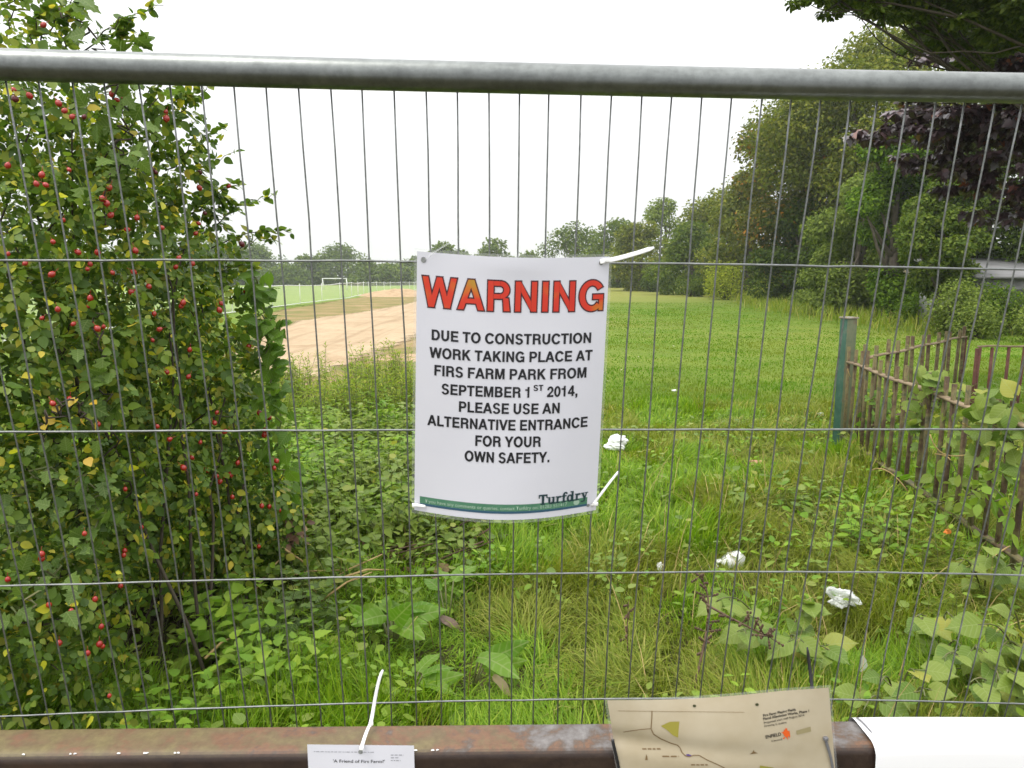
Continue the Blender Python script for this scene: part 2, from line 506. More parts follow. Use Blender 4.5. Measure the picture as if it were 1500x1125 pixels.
def earth(name, cols, scale=1.2, fine=14, fray=None, ruts=False):
    m, t, b, out = new_mat(name)
    f = tex_noise(t, scale, 6, .65, dist=.6); g = tex_noise(t, fine, 5, .7)
    c = ramp(t, cols, f)
    c = mixc(t, .5, c, ramp(t, [(.3, (.75, .72, .68)), (.7, (1.15, 1.15, 1.15))], g), 'MULTIPLY')
    if ruts:
        tc_ = t.nodes.new('ShaderNodeTexCoord'); mp_ = t.nodes.new('ShaderNodeMapping'); mp_.inputs['Rotation'].default_value = (0, 0, R(8)); mp_.inputs['Scale'].default_value = (2.6, .10, 1)
        nz_ = t.nodes.new('ShaderNodeTexNoise'); nz_.inputs['Scale'].default_value = 1.0; nz_.inputs['Detail'].default_value = 6; nz_.inputs['Distortion'].default_value = .6
        t.links.new(tc_.outputs['Object'], mp_.inputs[0]); t.links.new(mp_.outputs[0], nz_.inputs['Vector'])
        c = mixc(t, .5, c, ramp(t, [(.34, (.66, .6, .54)), (.46, (1., 1., 1.)), (.6, (1.06, 1.06, 1.06)), (.68, (.8, .74, .68))], nz_.outputs['Fac']), 'MULTIPLY')
    t.links.new(c, b.inputs['Base Color']); b.inputs['Roughness'].default_value = .95
    b.inputs['Specular IOR Level'].default_value = .1
    bump(t, b, g, .6, .04)
    if fray:
        at_ = t.nodes.new('ShaderNodeAttribute'); at_.attribute_name = 'edge'
        ad = t.nodes.new('ShaderNodeMath'); ad.operation = 'MULTIPLY_ADD'
        t.links.new(tex_noise(t, fray[0], 6, .7), ad.inputs[0]); ad.inputs[1].default_value = fray[1]; t.links.new(at_.outputs['Fac'], ad.inputs[2])
        m2 = t.nodes.new('ShaderNodeMapRange'); m2.inputs['From Min'].default_value = fray[1] * .42; m2.inputs['From Max'].default_value = fray[1] * .58
        t.links.new(ad.outputs[0], m2.inputs['Value'])
        tr = t.nodes.new('ShaderNodeBsdfTransparent'); mx = t.nodes.new('ShaderNodeMixShader')
        t.links.new(m2.outputs[0], mx.inputs[0]); t.links.new(tr.outputs[0], mx.inputs[1]); t.links.new(b.outputs[0], mx.inputs[2])
        t.links.new(mx.outputs[0], out.inputs['Surface'])
    return m
gp = lambda px, py: ground(px, py)[:2]
verge_poly = [gp(330, 548), gp(345, 500), gp(375, 462), gp(440, 450), gp(540, 432), gp(600, 427), gp(680, 421), gp(700, 428), gp(690, 470), gp(640, 530), gp(620, 590), gp(520, 600), gp(420, 600)]
sheet('dirt_verge', verge_poly, .012, earth('dry_earth', [(.3, (.12, .15, .04)), (.45, (.20, .175, .065)), (.6, (.28, .205, .10)), (.75, (.36, .275, .165))], .55, fray=(.9, 2.2)),
      'brown scraped earth and dried grass along the sandy track', 'ground', .5)
track_poly = [gp(330, 548), gp(352, 508), gp(400, 488), gp(430, 473), gp(470, 466), gp(520, 460), gp(560, 453), gp(600, 445), gp(640, 436), gp(662, 432), gp(672, 440), gp(655, 462), gp(630, 482), gp(600, 497), gp(560, 514), gp(520, 531), gp(470, 544), gp(440, 575), gp(400, 585)]
sheet('track', track_poly, .03, earth('sand', [(.3, (.32, .23, .14)), (.45, (.39, .295, .19)), (.62, (.43, .335, .22)), (.8, (.36, .26, .16))], .5, 5, fray=(1.1, 1.6), ruts=True),
      'pale sandy construction track curving away behind the weeds', 'track', .4)
pitch_poly = [(-12.2, 30), (-12.0, 60), (-11.6, 96), (-9, 140), (-9, 175), (-140, 175), (-120, 60), (-40, 28)]
sheet('pitch', pitch_poly, .02, earth('mown_grass', [(.3, (.16, .24, .05)), (.5, (.19, .27, .06)), (.75, (.23, .30, .075))], .12, 3, fray=(.5, 1.)),
      'pale green mown sports pitch behind the white barrier', 'pitch', 2.0, 3)
# heaps of scraped earth beside the track
def heap(name, c, r, h, mat, label, seed):
    n, mrs = 26, MB()
    def fn(a, bb):
        th = a * 2 * math.pi
        rr = bb
        x = c[0] + rr * r[0] * math.cos(th); y = c[1] + rr * r[1] * math.sin(th)
        z = hz(x, y) + (1 - rr) ** .7 * h * (.6 + .8 * vnoise(x, y, .5, seed)) - .03 * (rr > .95)
        return (x, y, z)
    mrs.grid(fn, n, 9, 0, 1, 1, 0)
    o = mrs.build(name, mat, None, True)
    return tag(o, label, 'earth heap')
E_ = earth('heap_earth', [(.3, (.30, .21, .12)), (.6, (.44, .32, .20)), (.8, (.26, .17, .10))], 1.6)
heap('earth_heap', ground(585, 433), (3.6, 5), .55, E_, 'low pinkish heap of scraped earth at the far bend of the sandy track', 3)
heap('earth_heap', ground(596, 524), (.9, .5), .12, E_, 'small dark spill of earth on the near edge of the sandy track', 4)
heap('earth_heap', ground(585, 572), (.55, .35), .14, E_, 'small pale heap of sand beside the tall weeds left of the sign', 6)

# ================================================================== THE TEMPORARY FENCE
vp = np.array([713.8, 3911.7]) - np.array([750, 562.5])
fv = nrm(np.array([vp[0], vp[1], F]))
fu = np.array([.99909294, .00354196, .04243536]); fu = fu - fv * (fu @ fv); fu = nrm(fu)
fn_ = np.cross(fu, fv)
FD, WS = 1.12300, .045
def FP(u, v, off=0.):                     # point of the fence panel; off = metres towards the camera side
    return cam2world(fu * u + fv * v + fn_ * (FD - off))
def fuv(px, py, off=0.):
    r = np.array([(px - 750) / F, (py - 562.5) / F, 1.])
    p = r * ((FD - off) / (fn_ @ r))
    return p @ fu, p @ fv

def galv(name, c1, c2, rough, metal, scale):
    m, t, b, out = new_mat(name)
    f = tex_noise(t, scale, 6, .7, stretch=(1, 3, 3)); g = tex_noise(t, scale * 6, 4, .7)
    c = ramp(t, [(.3, c1), (.7, c2)], f)
    c = mixc(t, .6, c, ramp(t, [(.35, (.7, .7, .7)), (.6, (1.1, 1.1, 1.1))], g), 'MULTIPLY')
    t.links.new(c, b.inputs['Base Color'])
    b.inputs['Metallic'].default_value = metal; b.inputs['Roughness'].default_value = rough
    bump(t, b, g, .15, .002)
    return m
M['rail'] = galv('galvanised_tube', (.16, .17, .165), (.235, .25, .24), .36, .85, 9)
M['wire'] = galv('galvanised_wire', (.16, .17, .165), (.31, .32, .31), .45, .8, 25)

fence = empty('temporary_fence', FP(0, 1.9) * np.array([1, 1, 0]), 'galvanised temporary fence panel of thin wires under a thick top tube', 'fence')
us = np.array([-.6738, -.6278, -.5815, -.5380, -.4904, -.4465, -.4015, -.3554, -.31, -.2644, -.2187, -.1738, -.1277, -.0815, -.0361, .0096,
               .0543, .0973, .1444, .1897, .2341, .2788, .3235, .3685, .4146, .4578, .5022, .5468, .5884, .6343, .6793, .7224, .7689, .8112])
us = np.concatenate([us[0] - WS * np.arange(20, 0, -1) - .003, us, us[-1] + WS * np.arange(1, 22)])
for k, u0 in enumerate(us):
    vv = np.linspace(-.112, 1.30, 15)
    wob = np.cumsum(rng.normal(0, .0011, 15)); wob -= np.linspace(wob[0], wob[-1], 15)
    uu = u0 + wob
    if 0.70 < u0 < .715 or .72 < u0 < .73:            # two wires pushed sideways near the right edge
        uu = uu + .010 * np.exp(-((vv - .22) / .07) ** 2)
    pts = [FP(a, c, -.001 + .0012 * math.sin(9 * c + k)) for a, c in zip(uu, vv)]
    MB().tube(pts, .00135, 7).build('vertical_wire', M['wire'], fence, True)
for row in ([(-.80, .155), (-.113, .1513), (.207, .1545), (.95, .162)], [(-.80, .4317), (-.122, .4325), (.222, .4318), (1.1, .437)],
            [(-.95, .7205), (-.843, .7183), (-.45, .7125), (-.131, .7097), (.423, .7093), (.75, .714), (1.001, .7249), (1.1, .729)],
            [(-.95, .998), (-.898, .9959), (-.5, .988), (-.14, .9819), (.251, .9834), (.65, .995), (1.069, 1.0178), (1.15, 1.022)]):
    a = np.array(row)
    ux = np.concatenate([[-1.63], np.linspace(a[0, 0], a[-1, 0], 40), [1.77]])
    cf = np.polyfit(a[:, 0], a[:, 1], 3 if len(row) > 4 else 2)
    vx = np.polyval(cf, np.clip(ux, a[0, 0], a[-1, 0])) + rng.normal(0, .0004, 42)
    pts = [FP(u, v, .0022) for u, v in zip(ux, vx)]
    MB().tube(pts, .0017, 8).build('horizontal_wire', M['wire'], fence, True)
ux = np.linspace(-1.66, 1.80, 44)
cf = np.polyfit([-.677, .043, .809], [-.1192, -.1117, -.1085], 2)
MB().tube([FP(u, np.polyval(cf, u), .006) for u in ux], .0212, 32).build('top_rail', M['rail'], fence, True)

for u in (-1.66, 1.80):
    MB().tube([FP(u, v, .004) for v in np.linspace(-.125, 2.0, 12)], .0212, 20).build('side_tube', M['rail'], fence, True)

# ================================================================== THE RUSTY GATE BEAM
m, t, b, out = new_mat('rusty_steel')
f = tex_noise(t, 9, 7, .65, stretch=(1, 2.2, 2.2), dist=.4); g = tex_noise(t, 5, 5, .6); h = tex_noise(t, 90, 5, .7)
c = ramp(t, [(.3, (.05, .026, .017)), (.45, (.115, .055, .030)), (.58, (.17, .095, .05)), (.72, (.20, .085, .04))], f)
# weathered top: ochre lichen and bare grey patches where rain stands (upward faces only)
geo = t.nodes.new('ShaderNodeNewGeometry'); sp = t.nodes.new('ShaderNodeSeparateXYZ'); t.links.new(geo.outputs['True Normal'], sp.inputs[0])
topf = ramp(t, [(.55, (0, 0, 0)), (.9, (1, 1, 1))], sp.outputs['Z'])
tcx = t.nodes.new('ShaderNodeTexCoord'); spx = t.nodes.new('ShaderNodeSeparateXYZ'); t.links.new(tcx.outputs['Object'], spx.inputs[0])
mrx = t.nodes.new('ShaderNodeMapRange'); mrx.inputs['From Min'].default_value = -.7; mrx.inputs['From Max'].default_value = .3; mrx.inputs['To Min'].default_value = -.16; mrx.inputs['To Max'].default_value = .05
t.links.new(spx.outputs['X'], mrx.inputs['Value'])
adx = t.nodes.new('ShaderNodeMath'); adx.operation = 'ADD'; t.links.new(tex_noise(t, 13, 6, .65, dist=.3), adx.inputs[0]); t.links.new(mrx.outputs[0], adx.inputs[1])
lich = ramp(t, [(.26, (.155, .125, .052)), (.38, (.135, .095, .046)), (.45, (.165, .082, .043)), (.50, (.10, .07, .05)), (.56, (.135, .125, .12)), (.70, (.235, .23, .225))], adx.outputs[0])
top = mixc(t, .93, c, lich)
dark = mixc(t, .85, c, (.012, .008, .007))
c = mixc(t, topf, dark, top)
c = mixc(t, .6, c, ramp(t, [(.35, (.65, .62, .6)), (.65, (1.15, 1.15, 1.15))], h), 'MULTIPLY')
t.links.new(c, b.inputs['Base Color']); b.inputs['Roughness'].default_value = .5
b.inputs['Specular IOR Level'].default_value = .45
bump(t, b, h, .4, .002)
M['rust'] = m
BA = math.atan2(.027, 1.67)
BO = np.array([0., 1.182, .862])          # back top corner line of the beam
bx_, by_ = np.array([math.cos(BA), math.sin(BA), 0]), np.array([math.sin(BA), -math.cos(BA), 0])
BW, BH, BR = .082, .10, .017
def beam_prof(off=0.):                    # outline (towards the camera, up) around the box section
    pts = []
    for cx, cz, a0 in ((BW - BR, -BR, 0), (BR, -BR, 90), (BR, -BH + BR, 180), (BW - BR, -BH + BR, 270)):
        for k in range(7):
            a = R(a0 + 90 * k / 6)
            pts.append((cx + (BR + off) * math.cos(a), cz + (BR + off) * math.sin(a)))
    return pts
def BP(s, d, z):                          # s along the beam, d towards the camera, z above its top
    return BO + bx_ * s + by_ * d + np.array([0, 0, z])
pr = beam_prof()
mb = MB()
n = len(pr)
xs = np.linspace(-2.3, 2.3, 60)
V = [BP(s, d, z) for s in xs for d, z in pr]
mb.add(V, [(i * n + k, i * n + (k + 1) % n, (i + 1) * n + (k + 1) % n, (i + 1) * n + k) for i in range(59) for k in range(n)])
beam = mb.build('gate_beam', M['rust'], None, True)
beam.data.update()
tag(beam, 'rusty square steel gate beam running across the foot of the picture', 'gate beam')
# droppings on the edge of the beam
M['drop'] = plain('bird_dropping', (.75, .75, .72), .7)
mb = MB()
for px, py in ((77, 1090), (83, 1092), (192, 1089), (188, 1090), (235, 1091), (240, 1089), (149, 1091), (6, 1091), (596, 1088), (601, 1090), (628, 1087), (634, 1086)):
    p = at(px, py, 1.1)
    s = (px - 750) / F * 1.11 * 1.04
    V, Fc = [], []
    for i in range(7):
        a = i / 7 * 6.283; r = .0022 * random.uniform(.5, 1.3)
        V.append(BP(s + r * 1.5 * math.cos(a), .0755 + r * math.sin(a), -.0022))
    V.append(BP(s, .0765, .0005))
    mb.add(V, [(i, (i + 1) % 7, 7) for i in range(7)])
mb.build('bird_droppings', M['drop'], beam, True)

# ================================================================== TEXT
def glyphs(body, bold=0., shear=0., spacing=1.0):
    cu = bpy.data.curves.new('lettering_source', 'FONT')
    cu.body = body; cu.size = 1.0; cu.offset = bold; cu.shear = shear; cu.space_character = spacing
    cu.resolution_u = 3
    ob = bpy.data.objects.new('lettering_source', cu)
    col.objects.link(ob)
    dg = bpy.context.evaluated_depsgraph_get()
    dg.update()
    me = bpy.data.meshes.new_from_object(ob.evaluated_get(dg))
    bm = bmesh.new(); bm.from_mesh(me)
    bmesh.ops.remove_doubles(bm, verts=bm.verts[:], dist=1e-5)
    bmesh.ops.triangulate(bm, faces=bm.faces[:])
    bm.verts.index_update()
    V = np.array([v.co[:2] for v in bm.verts]); Fc = [tuple(v.index for v in f.verts) for f in bm.faces]
    bm.free(); bpy.data.meshes.remove(me); bpy.data.objects.remove(ob); bpy.data.curves.remove(cu)
    return V, Fc
_capV, _ = glyphs('H')
CAP = _capV[:, 1].max() - _capV[:, 1].min()

def put_text(mb, body, fn, a0, a1, bbase, hb, bold=.0, shear=0., sub=1, spacing=1.0):
    """letters between a0 and a1 on a surface fn(a, b); baseline at b = bbase, capital height hb (b grows downwards)"""
    V, Fc = glyphs(body, bold, shear, spacing)
    x0, x1 = V[:, 0].min(), V[:, 0].max()
    bm = bmesh.new()
    vs = [bm.verts.new((a0 + (v[0] - x0) / (x1 - x0) * (a1 - a0), bbase - v[1] / (CAP) * hb, 0)) for v in V]
    for f in Fc: bm.faces.new([vs[i] for i in f])
    if sub: bmesh.ops.subdivide_edges(bm, edges=bm.edges[:], cuts=sub, use_grid_fill=True)
    bmesh.ops.triangulate(bm, faces=bm.faces[:])
    bm.verts.index_update()
    mb.add([fn(v.co.x, v.co.y) for v in bm.verts], [tuple(v.index for v in f.verts) for f in bm.faces])
    bm.free()

# heavy grotesque capitals drawn from bars, slanted bars and rings (capital height 1)
def rc(x0, y0, x1, y1): return ('p', [(x0, y0), (x1, y0), (x1, y1), (x0, y1)])
def pl(*p): return ('p', list(p))
def rg(cx, cy, rx, ry, ix, iy, a0, a1): return ('r', cx, cy, rx, ry, ix, iy, a0, a1)
GLY = {
 'D': (1.0, [rc(.1, 0, .31, 1), rc(.31, .83, .5, 1), rc(.31, 0, .5, .17), rg(.5, .5, .44, .5, .22, .33, -90, 90)]),
 'U': (1.0, [rc(.1, .36, .31, 1), rc(.69, .36, .9, 1), rg(.5, .37, .4, .39, .19, .205, 178, 362)]),
 'E': (.91, [rc(.1, 0, .31, 1), rc(.31, .83, .84, 1), rc(.31, .42, .79, .58), rc(.31, 0, .86, .17)]),
 'T': (.85, [rc(.03, .83, .82, 1), rc(.32, 0, .53, .83)]),
 'O': (1.08, [rg(.54, .5, .49, .525, .265, .345, 0, 360)]),
 'C': (1.02, [rg(.54, .5, .49, .525, .265, .345, 32, 328)]),
 'G': (1.08, [rg(.54, .5, .49, .525, .265, .345, 35, 318), rc(.58, .38, .98, .54), rc(.82, .0, .98, .38)]),
 'N': (1.0, [rc(.1, 0, .30, 1), rc(.70, 0, .9, 1), pl((.30, .995), (.30, .66), (.70, .005), (.70, .34))]),
 'S': (.93, [rg(.46, .72, .37, .30, .16, .15, 12, 272), rg(.46, .27, .39, .30, .18, .15, -168, 92)]),
 'R': (1.0, [rc(.1, 0, .31, 1), rc(.31, .84, .56, 1), rc(.31, .41, .56, .57), rg(.56, .705, .34, .295, .13, .135, -90, 90), pl((.66, .46), (.87, .43), (.93, 0), (.70, 0))]),
 'P': (.93, [rc(.1, 0, .31, 1), rc(.31, .84, .53, 1), rc(.31, .36, .53, .53), rg(.53, .68, .35, .32, .14, .155, -90, 90)]),
 'B': (1.0, [rc(.1, 0, .31, 1), rc(.31, .84, .54, 1), rc(.31, .44, .54, .58), rc(.31, 0, .56, .165), rg(.54, .73, .33, .27, .12, .115, -90, 90), rg(.55, .285, .37, .285, .15, .125, -90, 90)]),
 'I': (.40, [rc(.095, 0, .305, 1)]),
 'W': (1.31, [pl((.01, 1), (.23, 1), (.47, 0), (.25, 0)), pl((.25, 0), (.46, 0), (.75, 1), (.555, 1)), pl((.555, 1), (.75, 1), (1.06, 0), (.85, 0)), pl((.84, 0), (1.06, 0), (1.30, 1), (1.08, 1))]),
 'K': (1.0, [rc(.1, 0, .31, 1), pl((.31, .32), (.31, .60), (.66, 1), (.93, 1)), pl((.41, .43), (.55, .60), (.97, 0), (.71, 0))]),
 'A': (1.0, [pl((.01, 0), (.23, 0), (.60, 1), (.385, 1)), pl((.99, 0), (.77, 0), (.40, 1), (.615, 1)), rc(.26, .215, .74, .375)]),
 'L': (.83, [rc(.1, 0, .31, 1), rc(.31, 0, .80, .17)]),
 'F': (.85, [rc(.1, 0, .31, 1), rc(.31, .83, .82, 1), rc(.31, .42, .73, .58)]),
 'M': (1.16, [rc(.09, 0, .285, 1), rc(.875, 0, 1.07, 1), pl((.285, 1), (.285, .62), (.50, 0), (.585, 0), (.585, .22), (.38, 1)), pl((.875, 1), (.875, .62), (.66, 0), (.575, 0), (.575, .22), (.78, 1))]),
 'Y': (.93, [pl((.0, 1), (.24, 1), (.57, .42), (.36, .38)), pl((.93, 1), (.69, 1), (.36, .42), (.57, .38)), rc(.36, 0, .57, .42)]),
 'V': (.93, [pl((.0, 1), (.225, 1), (.57, 0), (.36, 0)), pl((.93, 1), (.705, 1), (.36, 0), (.57, 0))]),
 '1': (.77, [rc(.31, 0, .50, 1), rc(.07, .66, .31, .79)]),
 '2': (.77, [rg(.385, .685, .32, .32, .13, .165, -35, 185), pl((.05, .165), (.30, .165), (.655, .52), (.50, .56)), rc(.05, 0, .71, .165)]),
 '0': (.77, [rg(.385, .5, .345, .515, .145, .35, 0, 360)]),
 '4': (.77, [rc(.43, 0, .62, 1), rc(.02, .22, .43, .37), rc(.62, .22, .74, .37), pl((.02, .37), (.19, .37), (.43, .73), (.43, 1))]),
 ',': (.38, [rc(.09, 0, .29, .2), pl((.18, 0), (.29, 0), (.27, -.12), (.18, -.19), (.10, -.2), (.10, -.13))]),
 '.': (.38, [rc(.09, 0, .29, .2)]),
 ' ': (.36, []),
 # slab-serif letters of the firm's name
 'st': (.90, [rc(.0, .84, .88, 1), rc(.0, .64, .11, .84), rc(.77, .64, .88, .84), rc(.32, .1, .56, .84), rc(.20, 0, .68, .1)]),
 'su': (.84, [rc(.10, .2, .31, .7), rc(.0, .6, .10, .7), rg(.36, .22, .26, .24, .05, .1, 178, 362), rc(.51, .1, .72, .7), rc(.41, .6, .51, .7), rc(.51, 0, .82, .1)]),
 'sr': (.62, [rc(.11, .1, .32, .7), rc(.0, .6, .11, .7), rc(.0, 0, .44, .1), rg(.43, .46, .20, .26, .03, .09, 25, 165)]),
 'sf': (.56, [rc(.14, .1, .35, .8), rc(.02, 0, .47, .1), rc(.0, .58, .14, .7), rc(.35, .58, .52, .7), rg(.40, .78, .26, .25, .05, .11, 15, 182)]),
 'sd': (.86, [rg(.33, .35, .32, .37, .10, .23, 0, 360), rc(.50, .1, .71, 1.02), rc(.38, .92, .50, 1.02), rc(.50, 0, .82, .1)]),
 'sy': (.78, [pl((.08, .7), (.31, .7), (.52, .12), (.40, -.06)), pl((.58, .7), (.71, .7), (.44, -.22), (.28, -.22)), rc(.0, .61, .40, .7), rc(.48, .61, .80, .7), rg(.22, -.12, .16, .14, .02, .03, 175, 330)]),
}
def put_caps(mb, body, fn, a0, a1, bbase, hb, off, grow=0., track=0., slim=0.):
    """the capitals between a0 and a1; fn(a, b, off) is the surface; every bar lies a hair above the one before"""
    keys = body if isinstance(body, list) else list(body)
    tot = sum(GLY[c][0] for c in keys) + track * (len(keys) - 1)
    sx = (a1 - a0) / tot
    x, k = 0., 0
    for c in keys:
        adv, prims = GLY[c]
        for p_ in prims:
            k += 1
            o_ = off + 6e-6 * (k % 12)
            if p_[0] == 'p':
                P = np.array(p_[1], float)
                e = np.roll(P, -1, 0) - P; area = (P[:, 0] * np.roll(P[:, 1], -1) - np.roll(P[:, 0], -1) * P[:, 1]).sum()
                if area < 0: P = P[::-1]; e = np.roll(P, -1, 0) - P
                nr = nrm(np.stack([e[:, 1], -e[:, 0]], 1))
                mi = nr + np.roll(nr, 1, 0); mi = mi / np.maximum((mi * np.roll(nr, 1, 0)).sum(1), .35)[:, None]
                P = P + mi * grow
                n = len(P)
                mb.add([fn(a0 + (x + q[0]) * sx, bbase - q[1] * hb, o_) for q in P], [tuple(range(n))])
            else:
                _, cx, cy, rx, ry, ix, iy, t0, t1 = p_
                full = t1 - t0 >= 359
                g_ = 0 if full else math.degrees(grow / max(rx, ry)) * 1.2
                n = max(6, int((t1 - t0 + 2 * g_) / 11))
                V = []
                for i in range(n + 1):
                    t_ = R(t0 - g_ + (t1 - t0 + 2 * g_) * i / n)
                    V.append((cx + (rx + grow) * math.cos(t_), cy + (ry + grow) * math.sin(t_)))
                    V.append((cx + (ix - grow) * math.cos(t_), cy + (iy - grow) * math.sin(t_)))
                mb.add([fn(a0 + (x + q[0]) * sx, bbase - q[1] * hb, o_) for q in V],
                       [(2 * i, 2 * i + 2, 2 * i + 3, 2 * i + 1) for i in range(n)])
        x += adv + track

# ================================================================== THE WARNING SIGN
c_tl, c_tr, c_bl, c_br = fuv(611, 368, .008), fuv(893, 376, .008), fuv(607, 747, .008), fuv(873, 747, .008)
def SP_(a, b_, off=0.):
    u = (c_tl[0] * (1 - a) + c_tr[0] * a) * (1 - b_) + (c_bl[0] * (1 - a) + c_br[0] * a) * b_
    v = (c_tl[1] * (1 - a) + c_tr[1] * a) * (1 - b_) + (c_bl[1] * (1 - a) + c_br[1] * a) * b_
    sa = math.sin(math.pi * min(max(a, 0), 1))
    d = .008 + .036 * sa * (.45 + .55 * b_) + .0022 * math.sin(2.3 * math.pi * a + 2.5 * b_) * math.sin(math.pi * b_) + .003 * math.exp(-((a - .5) / .2) ** 2 - ((b_ - .02) / .05) ** 2)
    return FP(u, v + .003 * sa * (1 - b_), d + off)
def proj(p):
    d = p - np.array([0, 0, CAMZ])
    zc = d[1] * CP - d[2] * SP; yc = -(d[1] * SP + d[2] * CP)
    return np.array([750 + F * d[0] / zc, 562.5 + F * yc / zc])
def page(px, py):
    x = np.array([(px - 610) / 275., (py - 370) / 385.])
    for _ in range(12):
        e = proj(SP_(*x)) - np.array([px, py])
        h = 1e-3
        J = np.stack([(proj(SP_(x[0] + h, x[1])) - proj(SP_(*x))) / h, (proj(SP_(x[0], x[1] + h)) - proj(SP_(*x))) / h], 1)
        x = x - np.linalg.solve(J, e)
    return x
sign = empty('warning_sign', SP_(.5, 1), 'white laminated WARNING notice with red heading tied to the wire fence', 'sign')
M['paper'] = plain('white_paper', (.70, .70, .755), .35, spec=.3, var=(.675, .675, .735), vscale=5, coat=.25, bmp=.12, bscale=9)
m, t, b, out = new_mat('laminate_film')
b.inputs['Base Color'].default_value = (.8, .82, .8, 1); b.inputs['Roughness'].default_value = .12
tr = t.nodes.new('ShaderNodeBsdfTransparent'); mx = t.nodes.new('ShaderNodeMixShader'); mx.inputs[0].default_value = .16
t.links.new(tr.outputs[0], mx.inputs[1]); t.links.new(b.outputs[0], mx.inputs[2]); t.links.new(mx.outputs[0], out.inputs[0])
M['film'] = m
MB().grid(lambda a, b_: SP_(a, b_), 36, 40).build('paper', M['paper'], sign, True)
MB().grid(lambda a, b_: SP_(a, b_, -.0012), 36, 40, -.015, 1.015, -.010, 1.015).build('laminate_edge', M['film'], sign, True)
M['ink'] = plain('black_ink', (.012, .012, .016), .45)
M['inkblue'] = plain('dark_blue_ink', (.016, .045, .052), .45)
M['inkgrey'] = plain('grey_ink', (.25, .25, .28), .6)
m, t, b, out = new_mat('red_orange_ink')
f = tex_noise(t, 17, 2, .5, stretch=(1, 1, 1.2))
t.links.new(ramp(t, [(.3, (.60, .030, .016)), (.50, (.64, .042, .016)), (.58, (.60, .13, .015)), (.68, (.46, .25, .025))], f), b.inputs['Base Color'])  # orange patches put the printed gradient's reflection effect into the ink colour
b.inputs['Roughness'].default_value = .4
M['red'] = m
M['maroon'] = plain('dark_red_ink', (.06, .012, .018), .45)
fo = lambda off: (lambda a, b_: SP_(a, b_, off))
aL, bL = page(618, 448); aR, bR = page(884, 456)
bt = page(745, 412)[1]; bb = page(745, 456)[1]
hb = bb - bt
mbm, mbr = MB(), MB()
put_caps(mbm, 'WARNING', SP_, aL, aR + .008, bb, hb, .0006, .042, .02)
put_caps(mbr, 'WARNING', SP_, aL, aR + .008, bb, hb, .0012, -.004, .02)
mbm.build('heading_outline', M['maroon'], sign)
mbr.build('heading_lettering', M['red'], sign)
mbk = MB()
def sline(body, xl, xr, yc, cap=15.2, bold=.026):
    a0, a1 = page(xl, yc)[0], page(xr, yc)[0]
    xm = (xl + xr) / 2
    b0, b1 = page(xm, yc - cap / 2)[1], page(xm, yc + cap / 2)[1]
    put_caps(mbk, body, SP_, a0, a1, b1, b1 - b0, .0006, .014, .0)
sline('DUE TO CONSTRUCTION', 631, 867, 496.5)
sline('WORK TAKING PLACE AT', 629, 868, 522.5)
sline('FIRS FARM PARK FROM', 635, 860, 548)
sline('SEPTEMBER 1', 646, 779, 573.5)
sline('ST', 781, 796, 568, 8.5, .03)
sline('2014,', 801, 847, 573)
sline('PLEASE USE AN', 671, 821, 598.5)
sline('ALTERNATIVE ENTRANCE', 626, 861, 622.5)
sline('FOR YOUR', 695, 793, 647)
sline('OWN SAFETY.', 680, 806, 670.5)
mbk.build('black_lettering', M['ink'], sign)
# green footer band with a blue lower edge, running along the lower edge of the page
aF0, aF1 = page(615, 735)[0], page(860, 734)[0]
bF0, bF1, bF2 = page(740, 739)[1], page(740, 749)[1], page(740, 752.5)[1]
M['green'] = plain('green_ink', (.06, .19, .11), .45, var=(.10, .25, .15), vscale=30)
M['bluegreen'] = plain('blue_ink', (.035, .10, .16), .45)
M['palegreen'] = plain('pale_green_ink', (.35, .50, .38), .5)
MB().grid(fo(.0006), 30, 2, aF0, aF1, bF0, bF1).build('footer_band', M['green'], sign)
MB().grid(fo(.0006), 30, 1, aF0, aF1, bF1 + .0002, bF2).build('footer_edge', M['bluegreen'], sign)
mb = MB()
put_text(mb, 'If you have any comments or queries, contact Turfdry on: 01283 551417', fo(.0010), aF0 + .03, aF1 - .115, bF1 - .006, .0135, .01, 0, 0)
ctr = ((aF1 - .062), (bF0 + bF1) / 2)
V = [fo(.0011)(*ctr)] + [fo(.0011)(ctr[0] + .017 * math.cos(k / 14 * 6.283), ctr[1] + .0125 * math.sin(k / 14 * 6.283)) for k in range(14)]
mb.add(V, [(0, 1 + k, 1 + (k + 1) % 14) for k in range(14)])
mb.build('footer_lettering', M['palegreen'], sign)
# the firm's slab-serif name
mb = MB()
a0, a1 = page(789, 730)[0], page(861, 726)[0]
b0, b1 = page(825, 721)[1], page(825, 735.5)[1]
put_caps(mb, ['st', 'su', 'sr', 'sf', 'sd', 'sr', 'sy'], SP_, a0, a1, b1, b1 - b0, .0012, .0, -.02)
mb.build('logo_lettering', M['inkblue'], sign)
# punched eyelets
M['hole'] = plain('punched_hole', (.16, .17, .17), .6, var=(.30, .31, .30), vscale=300)
for px, py, r in ((620.5, 380.5, .0042), (880.5, 385, .0034), (861.5, 740, .0028)):
    mb = MB()
    a, bq = page(px, py)
    V = [fo(.0009)(a, bq)] + [fo(.0009)(a + r / .29 * math.cos(k / 12 * 6.283), bq + r / .42 * math.sin(k / 12 * 6.283)) for k in range(12)]
    mb.add(V, [(0, 1 + k, 1 + (k + 1) % 12) for k in range(12)])
    mb.build('eyelet', M['hole'], sign)

